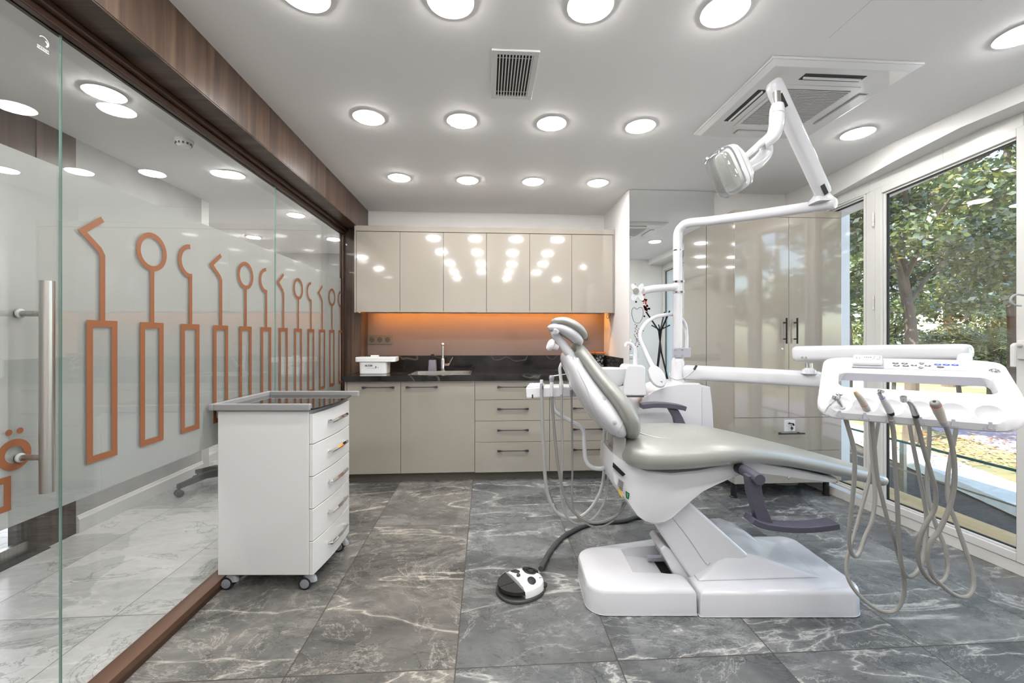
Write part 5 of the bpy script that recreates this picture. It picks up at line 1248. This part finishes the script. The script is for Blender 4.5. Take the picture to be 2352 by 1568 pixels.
for (nm,lb,zs,d0,d1,r_,kind),tps,dt in zip(TH_,tips,dts):
    b0=g(*tps[0],dt); h=thing(nm,lb,'dental handpiece',CAMR@b0,'tools in the instrument tray')
    P=[g(x,y,dt-.012*i) for i,(x,y) in enumerate(tps)]
    hp_=hosepts(zs,d0,d1)
    obj('hose',MB(cam=True).tube([P[0]+Vector((0,.004,0))]+hp_[1:],r_,n=10,sub=5),M_['hose'],h)
    obj('hose_coupling',MB(cam=True).tube([P[0]+(P[0]-P[1])*.35,P[0],P[0]*.6+P[1]*.4],[.0075,.009,.0085],n=14),M_['blackrub'] if kind in(2,3) else M_['lilac'],h)
    if kind==0:
        obj('grip',MB(cam=True).tube([P[0],P[1],P[2]],[.0085,.0075,.007],n=14),M_['chrome'],h)
        obj('head',MB(cam=True).lathe([(.010,-.010),(.0115,-.006),(.0115,.006),(.009,.010)],P[2],axis=(.3,-.2,1),n=18).ball(P[2]+Vector((-.006,-.012,.012)),.0048,n=10).ball(P[2]+Vector((.006,-.012,.011)),.0048,n=10),M_['chrome'],h)
        obj('needle',MB(cam=True).tube([P[2]+Vector((0,-.004,-.006)),g(1905,932,1.35),g(1892,950,1.34)],[.0028,.0022,.0016],n=8),M_['chrome'],h)
    elif kind==1:
        obj('grip',MB(cam=True).tube([P[0],P[1],P[1]*.3+P[2]*.7],[.0105,.0095,.0075],n=16),bei,h)
        obj('nose',MB(cam=True).tube([P[1]*.3+P[2]*.7,P[2]],[.0072,.0035],n=14),mat('tan tip',(.55,.42,.26),.4),h)
        obj('red_ring',MB(cam=True).cyl(P[0]*.55+P[1]*.45,P[0]*.52+P[1]*.48,.0102,n=16),mat('red ring',(.5,.05,.03),.4),h)
    elif kind==2:
        obj('grip',MB(cam=True).tube([P[0],P[1],P[1]*.4+P[2]*.6],[.0105,.0095,.0065],n=16),M_['white'],h)
        obj('blue_ring',MB(cam=True).cyl(P[1]*.5+P[2]*.5,P[1]*.45+P[2]*.55,.0078,n=16),mat('blue ring',(.08,.10,.4),.4),h)
        obj('head',MB(cam=True).tube([P[1]*.4+P[2]*.6,P[2]],[.007,.006],n=14).lathe([(.0,-.004),(.009,-.003),(.009,.004),(.0,.005)],P[2]+Vector((.005,0,.006)),axis=(.2,-.2,1),n=16),M_['chrome'],h)
    elif kind==3:
        obj('grip',MB(cam=True).tube([P[0],P[1],P[1]*.5+P[2]*.5+Vector((0,0,.003)),P[2]],[.0095,.0085,.007,.0058],n=16),M_['chrome'],h)
        obj('head',MB(cam=True).lathe([(.0,-.008),(.0085,-.007),(.0085,.007),(.0,.008)],P[2]+Vector((-.003,0,.001)),axis=(-.5,-.3,1),n=18),M_['chrome'],h)
    else:
        obj('grip',MB(cam=True).tube([P[0],P[1],P[1]*.35+P[2]*.65],[.0085,.0125,.0125],n=18),bei,h)
        obj('nose',MB(cam=True).tube([P[1]*.35+P[2]*.65,P[1]*.1+P[2]*.9,P[2]],[.0127,.0115,.0075],n=18),M_['hose'],h)
        obj('red_ring',MB(cam=True).cyl(P[1]*.37+P[2]*.63,P[1]*.33+P[2]*.67,.0130,n=18),mat('red ring two',(.6,.03,.03),.4),h)
        obj('bore',MB(cam=True).lathe([(0,0),(.004,0),(.004,.0006),(0,.0006)],P[2],axis=tuple((P[2]-P[1]).normalized()),n=12),M_['black'],h)
# holder clips under each bowl
for i,u in enumerate(hu):
    c_=TP(u,-.018,-.004); m=MB(cam=True)
    for s_ in (-1,1):
        m.loft([[c_+U*(s_*(.010+a))+Vv*b+Vector((0,0,z)) for a,b in ((0,0),(.003,0),(.003,.02),(0,.02))] for z in (-.006,.020)])
    obj('holder_clip',m,M_['lilac'],tr,bevel=.001)
# ---------------- assistant's holder on the left
ah=thing('assistant_holder','small white holder with four suction and syringe tools on a bent white tube','instrument holder',W(.2,2.3,.9))
DA=2.28
q=lambda x,y,d=DA: Vector(c2(x,y,d))
P=[(q(x,y).x,q(x,y).z) for x,y in ((1209,915),(1208,888),(1212,883),(1320,881),(1325,886),(1328,911))]
m=MB(cam=True)
m.hexa([q(1209,915.5,DA-.03),q(1327,911,DA-.03),q(1326,911,DA+.05),q(1209,915.5,DA+.05),q(1207,889,DA-.02),q(1326,886,DA-.02),q(1325,881,DA+.05),q(1211,882,DA+.05)])
hb_=obj('holder_body',m,WH,ah,bevel=.010,seg=3)
m=MB(cam=True); m.hexa([q(1209,889,DA-.018),q(1252,888,DA-.018),q(1253,883,DA+.045),q(1214,884,DA+.045),q(1213,884,DA-.005),q(1248,882,DA-.005),q(1247,878,DA+.045),q(1217,879,DA+.045)]); kp=obj('key_pad',m,WH,ah,bevel=.004)
m=MB(cam=True)
for k in range(3): m.lathe([(0,0),(.0065,0),(.0065,.001),(0,.001)],q(1220+k*8.5,881.2-k*.5,DA+.028),axis=(0,-.45,1),n=12)
obj('blue_keys',m,mat('violet blue key',(.12,.15,.6),.4),kp,smooth=False)
m=MB(cam=True)
for k in range(3): m.lathe([(0,0),(.0065,0),(.0065,.001),(0,.001)],q(1216+k*9,885.2-k*.4,DA+.005),axis=(0,-.45,1),n=12)
obj('brown_keys',m,mat('brown key',(.25,.14,.12),.4),kp,smooth=False)
obj('empty_slot',MB(cam=True).box((q(1221.2,0).x,DA-.034,q(0,912).z),(q(1224,0).x,DA-.02,q(0,904).z)),M_['black'],ah,smooth=False)
obj('support_tube',MB(cam=True).tube([q(1270,908),q(1271,925),q(1275,942),q(1286,952),q(1310,966),q(1332,979),q(1341,992),q(1342,1015),q(1343,1040),(q(1346,1058)),q(1356,1071),q(1374,1076),q(1410,1075,2.24)],.0115,n=18),WH,ah)
asm=[('surgical_suction','short white suction tip, leftmost tool in the small holder',[(253,340),(258,600),(270,850),(285,1100),(320,1280),(390,1400),(500,1450),(610,1430),(710,1340),(790,1180),(815,1000),(818,680),(822,560)],1244,.0095,0),
 ('air_water_syringe','white and grey syringe with thin nozzle, second tool in the small holder',[(342,350),(360,600),(390,900),(430,1150),(480,1300),(560,1410),(680,1480),(800,1480),(900,1440),(960,1390),(1010,1300)],1267,.0078,1),
 ('saliva_ejector','bent white saliva ejector, third tool in the small holder',[(430,330),(432,600),(440,850),(428,1100),(430,1250),(460,1400),(530,1480),(620,1500),(720,1450),(800,1340),(840,1200),(850,950),(860,710),(865,600)],1289,.0068,2),
 ('curing_handpiece','slim white upright handpiece, tool nearest the chair back in the small holder',[(520,350),(525,700),(528,1000),(525,1250),(550,1400),(630,1480),(720,1525),(820,1515),(920,1440),(985,1300)],1312,.0052,3)]
for nm,lb,zs,px_,r_,kind in asm:
    d0=DA-.042; h=thing(nm,lb,'dental handpiece',CAMR@q(px_,912,d0),'tools in the small holder')
    obj('hose',MB(cam=True).tube(hosepts(zs,d0,d0+.04 if kind in(1,3) else d0+.18,1180,820,.2551),r_,n=10,sub=5),M_['hose'] if kind in(1,3) else M_['hose2'],h)
    z=lambda y: q(px_,y,d0)
    if kind==0:
        obj('valve',MB(cam=True).tube([z(908),z(898),z(886),z(879)],[.0085,.0105,.011,.008],n=14),M_['lilac'],h); obj('tip',MB(cam=True).tube([z(880),z(872)],[.0085,.0085],n=14,smooth=False),M_['whitewarm'],h)
        obj('slide_mark',MB(cam=True).box((z(0).x+.003,d0-.0125,z(893).z),(z(0).x+.007,d0-.008,z(886).z)),M_['blackrub'],h,smooth=False)
    if kind==1:
        obj('grip',MB(cam=True).tube([z(910),z(898),z(885),z(877)],[.008,.0095,.0105,.010],n=14),M_['whitewarm'],h)
        obj('head',MB(cam=True).tube([z(877),z(867),z(862)],[.0095,.014,.010],n=14),M_['lilac'],h)
        obj('nozzle',MB(cam=True).tube([z(864),q(1285,861,d0),q(1299,859,d0)],[.003,.0022,.0018],n=8),M_['whitewarm'],h)
    if kind==2:
        obj('valve',MB(cam=True).tube([z(906),z(896),z(886),z(874)],[.0075,.009,.013,.009],n=14),M_['whitewarm'],h)
        obj('ejector_tube',MB(cam=True).tube([z(876),q(1287,860,d0),q(1286,845,d0),q(1291,832,d0),q(1298,823,d0)],[.009,.0085,.0078,.007,.006],n=12),M_['whitewarm'],h)
    if kind==3:
        obj('grip',MB(cam=True).tube([z(895),z(885),z(865),z(845),z(830),z(820)],[.008,.012,.0135,.012,.010,.007],n=16),M_['whitewarm'],h)
        obj('connector',MB(cam=True).tube([z(908),z(894)],[.007,.008],n=12,smooth=False),M_['hose'],h)
# round clear mirror dish hanging behind the head rest
# dark slots under each bowl, the last one empty
for u in hu:
    c_=TP(u,-.002,.0012); m=MB(cam=True)
    m.loft([[c_+U*a+Vector((0,0,b))+Vv*k for a,b in ((-.0045,-.018),(.0045,-.018),(.0035,.002),(-.0035,.002))] for k in (-.0012,.004)])
    obj('holder_slot',m,M_['lilac'],tr,smooth=False)
# ================================================================ TROLLEY
def cf(px,py,d): return Vector(c2(px,py,d))
xL=c2(498,0,2.02)[0]; xR=c2(708.5,0,2.02)[0]; dN=2.025; dF=2.475
zB=HC-(1321-HY)/FPX*dN; zTp=HC-(944-HY)/FPX*dN
ct=thing('instrument_trolley','white five-drawer trolley on castors with grey rimmed top','trolley',W((xL+xR)/2,2.25,0))
WW=mat('white trolley lacquer',(.66,.66,.655),.25,coat=.35)
obj('carcass',MB(cam=True).box((xL,dN,zB),(xR-.001,dF,zTp)),WW,ct,bevel=.004,seg=3)
# bowed drawer fronts
def bow(d): 
    f=(d-dN)/(dF-dN); return .020+.014*math.sin(PI*f)
ysd=[950,1020.5,1095,1169.5,1244,1320]
for k in range(5):
    z1=HC-(ysd[k]-HY)/FPX*(dN+.0)-.0015; z0=HC-(ysd[k+1]-HY)/FPX*dN+.0015
    if k==4: z0=zB
    P=[(xR,dN+.0005)]+[(xR+bow(dN+.0005+(dF-dN-.001)*i/16),dN+.0005+(dF-dN-.001)*i/16) for i in range(17)]+[(xR,dF-.0005)]
    o=obj('drawer',MB(cam=True).prism(P,'z',z0,z1),WW,ct,bevel=.003,seg=2)
    zh=(z0+z1)/2+.012; L0=dN+.14; L1=dF-.10
    xx=lambda d: xR+bow(d)
    m=MB(cam=True); m.tube([(xx(L0)-.002,L0,zh-.004),(xx(L0)+.022,L0+.004,zh-.004),(xx(L0)+.030,L0+.05,zh),(xx((L0+L1)/2)+.030,(L0+L1)/2,zh+.002),(xx(L1)+.030,L1-.05,zh),(xx(L1)+.022,L1-.004,zh-.004),(xx(L1)-.002,L1,zh-.004)],.0065,n=4,smooth=False,flat=1.5)
    obj('handle',m,M_['chrome'],o,smooth=False)
# grey rim on three sides, black glass top with a bowed front
zt0=HC-(944.5-HY)/FPX*1.99; zt1=HC-(929-HY)/FPX*1.99
gr=mat('grey rim plastic',(.27,.27,.275),.4)
x0_,x1_=xL-.030,xR+.014; a0,a1=dN-.022,dF+.022; rw=.024
m=MB(cam=True)
m.box((x0_,a0,zt0),(x0_+rw,a1,zt1)).box((x0_+rw,a0,zt0),(x1_,a0+rw,zt1)).box((x0_+rw,a1-rw,zt0),(x1_+.06,a1,zt1))
obj('rim',m,gr,ct,bevel=.005,seg=3)
P=[(x0_+rw-.002,a0+rw-.002)]+[(xR+.014+.046*math.sin(PI*(.12+.76*i/18)),a0+.010+(a1-a0-.02)*i/18) for i in range(19)]+[(x0_+rw-.002,a1-rw+.002)]
obj('glass_top',MB(cam=True).prism(P,'z',zt0+.003,zt0+.011),mat('black glass top',(.006,.004,.004),.03,coat=.5),ct,bevel=.001)
m=MB(cam=True).prism([(x0_+rw,a0+rw),(xR,a0+rw),(xR,a1-rw),(x0_+rw,a1-rw)],'z',zTp,zt0+.003); obj('top_board',m,gr,ct,smooth=False)
obj('stylus',MB(cam=True).tube([cf(752,925,2.3),cf(765,920,2.33),cf(777,914,2.38)],.0025,n=6),M_['blackrub'],label='thin black stylus lying on the trolley top',cat='stylus')
for x,d in ((xL+.045,dN+.03),(xR-.015,dN+.03),(xL+.045,dF-.03),(xR-.0,dF-.06)):
    h=thing; r=.030; c0=Vector((x,d,0))
    m=MB(cam=True); m.loft([sering(c0+Vector((.004,0,z)),(1,0,0),(0,1,0),a,b,2.6,24) for z,a,b in ((.034,.036,.016),(.050,.034,.017),(.064,.022,.016),(zB-.001,.020,.016))]); cs=obj('caster_hood',m,mat('castor grey',(.30,.31,.33),.4),ct)
    m=MB(cam=True)
    for s_ in (-1,1): m.cyl((x-.012,d+s_*.004,.0295),(x-.012,d+s_*.020,.0295),.029,n=28)
    w_=obj('wheel',m,M_['blackrub'],cs)
    m=MB(cam=True)
    for s_ in (-1,1): m.lathe([(.0225,0),(.021,.003),(.0,.0045)],(x-.012,d+s_*.0202,.0295),axis=(0,s_,0),n=24)
    obj('wheel_disc',m,mat('wheel disc grey',(.22,.23,.26),.4),cs)
# ================================================================ OUTDOORS
GZ=-.45
def G(x,d,h=GZ): return W(x,d,h)
def gpt(px,py,z=GZ): return hZ(px,py,z)
def gnoise(nm,c1,c2,sc,rough=.9): return noisy(mat(nm,c1,rough,spec=.2),c2,sc,coord='Object')
dirp=Vector((.2635,1)).normalized()                      # the street runs this way
dw=Vector((dirp.x*CS+dirp.y*SN,-dirp.x*SN+dirp.y*CS)); nw=Vector((dw.y,-dw.x))
def band(name,p,off0,off1,z0,z1,mt,l0=-30,l1=60,**kw):
    b=Vector((p.x,p.y)); m=MB(); q=[b+dw*l0+nw*off0,b+dw*l1+nw*off0,b+dw*l1+nw*off1,b+dw*l0+nw*off1]
    m.prism([(v.x,v.y) for v in q],'z',z0,z1); return obj(name,m,mt,smooth=False,**kw)
pe=gpt(2200,1105)
lawn=gnoise('lawn',(.13,.15,.05),(.33,.25,.15),1.6)
band('ground_lawn',gpt(2200,1060),-.0,60,GZ-.1,GZ,lawn,kind='structure')
band('ground_pavement',pe,0,(gpt(2200,1060)-pe).dot(Vector((nw.x,nw.y,0))),GZ-.1,GZ+.005,gnoise('pale paving',(.62,.60,.56),(.5,.48,.45),6),kind='structure')
q=gpt(2200,970); band('ground_road',q,-.9,2.6,GZ-.05,GZ+.012,gnoise('mauve asphalt',(.34,.28,.32),(.25,.22,.26),9),kind='structure')
# paved strip coloured dark for the building's shade, deck next to the glass
m=MB().prism([(2.80,-6),(2.80,8),(9,14),(7,-6)],'z',-.62,-.58); m.prism([(2.80,-6),(2.80,8),(4.0,8),(4.0,-6)],'z',-.58,-.56)
obj('ground_terrace',m,gnoise('terrace paving in shade tone',(.05,.045,.042),(.09,.07,.06),4),kind='structure',smooth=False)
dk=wood('pale deck boards',(.60,.38,.16),(.70,.48,.24),(.45,.26,.10),'Y',.4,.5)
obj('wooden_ledge',MB().prism([(2.86,.4),(2.86,3.45),(3.35,3.45),(3.35,.4)],'z',-.12,-.02),dk,label='pale wooden ledge outside the windows',cat='ledge',smooth=False)
# glass balustrade with rails
bt=thing('glass_balustrade','low glass balustrade with thin rails outside the windows','balustrade',(3.75,1.5,-.56))
def bx(h,r,mt,nm):
    m=MB(); m.box((3.78-.0637*(-3-1.98)*0-.012*r,-3,h-.008*r),(3.78+.012*r,8,h+.008*r)); return obj(nm,m,mt,bt,smooth=False)
obj('glass_sheet',MB().box((3.775,-3,-.5),(3.785,8,.27)),M_['winglass'],bt,smooth=False)
bx(.275,1,mat('green glass edge outside',(.02,.10,.09),.1),'top_edge'); bx(.02,.6,M_['steel'],'rail'); bx(-.2,.6,M_['steel'],'rail')
for y in (-2,-.6,.8,2.2,3.6,5): obj('post',MB().box((3.79,y-.02,-.56),(3.82,y+.02,.27)),M_['steel'],bt,smooth=False)
# traffic cone
p=gpt(2107,997); t=thing('traffic_cone','orange and white traffic cone on the grass outside','traffic cone',(p.x,p.y,GZ))
on=mat('cone orange',(.75,.14,.03),.5); wt=mat('cone white',(.8,.8,.8),.5)
s=(p-Vector((0,0,HC))).length; hh=1.235*0+ (997-958)/FPX*(p.y*CS+p.x*SN)
m=MB()
pr_=[(.30,.11),(.24,.085),(.17,.30)]
def co(z0,z1,mt): 
    r=lambda z: .26*hh*(1-z)+.03*hh
    obj('cone_band',MB().lathe([(r(z0),z0*hh),(r(z1),z1*hh)],(p.x,p.y,GZ),n=20),mt,t)
obj('cone_foot',MB().box((p.x-.3*hh,p.y-.3*hh,GZ),(p.x+.3*hh,p.y+.3*hh,GZ+.05*hh)),on,t,smooth=False)
for a,b,mt in ((.05,.3,on),(.3,.45,wt),(.45,.62,on),(.62,.78,wt),(.78,1,on)): co(a,b,mt)
# fallen leaves
rr=random.Random(11)
def leafmat(nm,cols,tr=.35):
    m=bpy.data.materials.new(nm); m.use_nodes=True; k=NT(m); k.t.nodes.remove(k.b); out=k.t.nodes['Material Output']
    at=k.n('Attribute'); at.attribute_name='tone'
    cr=k.ramp(at.outputs['Fac'],[(i/(len(cols)-1),c) for i,c in enumerate(cols)])
    d=k.n('BsdfDiffuse'); tl=k.n('BsdfTranslucent'); gl=k.n('BsdfGlossy'); gl.inputs['Roughness'].default_value=.35
    k.l(cr,d.inputs[0]); k.l(cr,tl.inputs[0]); m1=k.n('MixShader'); m1.inputs[0].default_value=tr; k.l(d.outputs[0],m1.inputs[1]); k.l(tl.outputs[0],m1.inputs[2])
    m2=k.n('MixShader'); m2.inputs[0].default_value=.13; k.l(m1.outputs[0],m2.inputs[1]); k.l(gl.outputs[0],m2.inputs[2]); k.l(m2.outputs[0],out.inputs[0]); return m
def leaves(name,cents,n,size,mt,parent=None,flat=False,rr=rr,**kw):
    """cents: list of (centre, radius vector)"""
    vs=[];fs=[];tone=[]
    tot=sum(c[1].x*c[1].y*c[1].z for c in cents)
    for c,r in cents:
        k=int(n*(r.x*r.y*r.z)/tot)
        for _ in range(k):
            v=Vector((rr.gauss(0,1),rr.gauss(0,1),rr.gauss(0,1))).normalized()*rr.uniform(.45,1.0)
            p=c+Vector((v.x*r.x,v.y*r.y,v.z*r.z))
            a=Vector((rr.gauss(0,1),rr.gauss(0,1),rr.gauss(0,.6))).normalized(); b=a.cross(Vector((rr.gauss(0,1),rr.gauss(0,1),rr.gauss(0,1)))).normalized()
            if flat: p.z=c.z+rr.uniform(0,.03); a.z*=.2; a.normalize(); b=a.cross(Vector((0,0,1))).normalized()
            s=size*rr.uniform(.6,1.3); o=len(vs)
            vs+= [p-a*s,p-b*s*.5,p+a*s,p+b*s*.5]; fs.append((o,o+1,o+2,o+3)); tone.append(rr.random())
    mb=MB(); mb.v=vs; mb.f=fs; mb.m=[0]*len(fs)
    me=bpy.data.meshes.new(name)
    if parent is not None: M=ROOTM[parent.name]; vs=[M@p for p in vs]; off=None
    else:
        off=Vector(cents[0][0]); vs=[p-off for p in vs]
    me.from_pydata([tuple(p) for p in vs],[],fs); me.materials.append(mt)
    at=me.attributes.new('tone','FLOAT','FACE'); at.data.foreach_set('value',tone)
    o=bpy.data.objects.new(name,me); COL.objects.link(o)
    if parent is not None: o.parent=parent
    else: o.location=off
    return setp(o,kind='stuff',**kw) if kw else setp(o,kind='stuff')
dry=leafmat('dry leaves',[(.30,.12,.05),(.45,.2,.08),(.5,.3,.14),(.55,.45,.3)],.1)
c0=gpt(2290,1035)
leaves('fallen_leaves',[(Vector((c0.x,c0.y,GZ+.03)),Vector((2.2,1.3,.1))),(Vector((c0.x+2,c0.y-1,GZ+.03)),Vector((2.2,1.6,.1)))],3200,.035,dry,flat=True,label='drift of dry brown leaves on the lawn outside',cat='fallen leaves')
lg1=leafmat('tree leaves',[(.030,.055,.015),(.06,.10,.022),(.12,.16,.04),(.24,.22,.05)],.5)
lg2=leafmat('dark tree leaves',[(.015,.035,.012),(.04,.07,.02),(.07,.10,.03),(.16,.17,.06)],.4)
lg3=leafmat('sunlit shrub leaves',[(.07,.12,.03),(.14,.19,.05),(.26,.28,.09),(.40,.38,.16)],.4)
bark=noisy(mat('bark',(.07,.05,.035),.9),(.14,.11,.08),6,(1,1,.2))
def tree(nm,label,px,d,h,crown,n,size,mt,trunk=.12,group='trees outside the windows',seed=1,base=None):
    rr=random.Random(seed); c=Vector(((px-CX)/FPX*d,d)) if base is None else None
    p=W(c.x,c.y,GZ) if base is None else Vector((base[0],base[1],GZ))
    t=thing(nm,label,'tree' if 'shrub' not in nm else 'shrub',(p.x,p.y,GZ),group)
    m=MB(); m.tube([p+Vector((0,0,-.05)),p+Vector((.08,.05,h*.3)),p+Vector((-.1,.1,h*.6)),p+Vector((0,0,h*.9))],[trunk,trunk*.8,trunk*.6,trunk*.25],n=10)
    for k in range(7):
        a=rr.uniform(0,2*PI); z=h*rr.uniform(.35,.75); m.tube([p+Vector((0,.05,z)),p+Vector((math.cos(a)*crown*.4,math.sin(a)*crown*.4,z+h*.10)),p+Vector((math.cos(a)*crown*.85,math.sin(a)*crown*.85,z+h*.16))],[trunk*.4,trunk*.25,trunk*.08],n=7)
    obj('trunk',m,bark,t)
    cs=[]
    for k in range(16):
        a=rr.uniform(0,2*PI); r=crown*rr.uniform(.1,.8); z=h*rr.uniform(.36,1.0); q=crown*rr.uniform(.22,.42)
        cs.append((p+Vector((math.cos(a)*r,math.sin(a)*r,z)),Vector((q,q,q*.75))))
    leaves('foliage',cs,n,size,mt,t,rr=rr); return t
tree('leafy_tree','nearest broad-leaved tree outside, filling the left part of the large window',2090,6.6,5.6,1.6,16000,.052,lg1,.10,seed=2)
tree('leafy_tree','broad-leaved tree at the right of the large window',2330,7.6,6.6,1.9,17000,.055,lg1,.13,seed=5)
tree('leafy_tree','tree seen through the narrow window beside the tall cupboard',1940,8.5,6.0,1.7,14000,.06,lg1,.12,seed=9)
tree('leafy_tree','dark tree standing far across the road',2180,14,8.5,3.0,15000,.10,lg2,.2,seed=12)
tree('leafy_tree','dark tree far across the road behind the tree seen in the narrow window',1950,16,9,3.3,13000,.12,lg2,.2,seed=15)
tree('leafy_tree','dark tree far across the road at the right',2400,15,9,3.3,13000,.12,lg2,.2,seed=18)
tree('leafy_tree','farthest tree closing the view at the middle of the large window',2230,22,9,4.2,9000,.2,lg2,.25,seed=21)
tree('leafy_shrub','sunlit yellow-green shrub above the tray, outside',2200,8.8,2.0,1.1,9000,.042,lg3,.05,seed=24,group='shrubs outside the windows')
tree('leafy_shrub','sunlit shrub at the foot of the trees by the window post',2050,10.5,2.4,1.5,7000,.06,lg3,.05,seed=27,group='shrubs outside the windows')
tree('leafy_shrub','low shrub behind the palm outside',2360,9.8,2.4,1.6,7000,.055,lg3,.05,seed=30,group='shrubs outside the windows')
# trees that the mirror and the glossy doors see
for i,(x,y) in enumerate(((8,-2.5),(9.5,-7),(6.5,-10),(12,-4),(11,1.5))):
    tree('leafy_tree',['tree outside nearest the window behind the viewer','tree outside, further behind the viewer','tree outside, far behind the viewer','tree outside across the road behind the viewer','tree outside level with the viewer'][i],0,0,6.5,2.2,5000,.12,lg1,.14,seed=40+i,base=(x,y),group='trees seen only in reflections')
# palm
p=gpt(2260,1000); pc=W((2285-CX)/FPX*8.2,8.2,0); t=thing('palm','low palm with arching feather leaves outside the large window','palm',(pc.x,pc.y,GZ),'palm')
del t['group']
t['label']='low palm with arching feather leaves outside the large window'
top=Vector((pc.x,pc.y,1.0))
obj('trunk',MB().tube([(pc.x,pc.y,GZ),(pc.x,pc.y,.2),top],[.12,.11,.10],n=12),bark,t)
pal=leafmat('palm fronds',[(.10,.13,.05),(.2,.22,.09),(.3,.3,.14),(.42,.4,.24)],.3)
rp_=random.Random(5)
for k in range(16):
    a=2*PI*k/16+rp_.uniform(-.15,.15); L=rp_.uniform(1.3,1.9); up=rp_.uniform(.25,.75); mb=MB(); P=[]
    for i in range(13):
        f=i/12; P.append(top+Vector((math.cos(a)*L*f,math.sin(a)*L*f,up*math.sin(f*2.4)*.9-.35*f*f)))
    mb.tube(P,[.012*(1-i/14) for i in range(13)],n=5,smooth=False)
    for i in range(2,13):
        d=(P[min(i+1,12)]-P[i-1]).normalized(); s=d.cross(Vector((0,0,1))).normalized()
        for j in range(4):
            b=P[i-1].lerp(P[i],j/4); 
            for sg in (-1,1):
                l=.30*(1-abs(i/12-.45)); e=b+s*sg*l*.8+d*l*.5+Vector((0,0,-.10*l)); w_=Vector((0,0,.008)); mb.add([b-d*.008,b+d*.008,e],[(0,1,2)])
    o=obj('frond',mb,pal,t,smooth=False)
    at=o.data.attributes.new('tone','FLOAT','FACE'); at.data.foreach_set('value',[rp_.random() for _ in o.data.polygons])
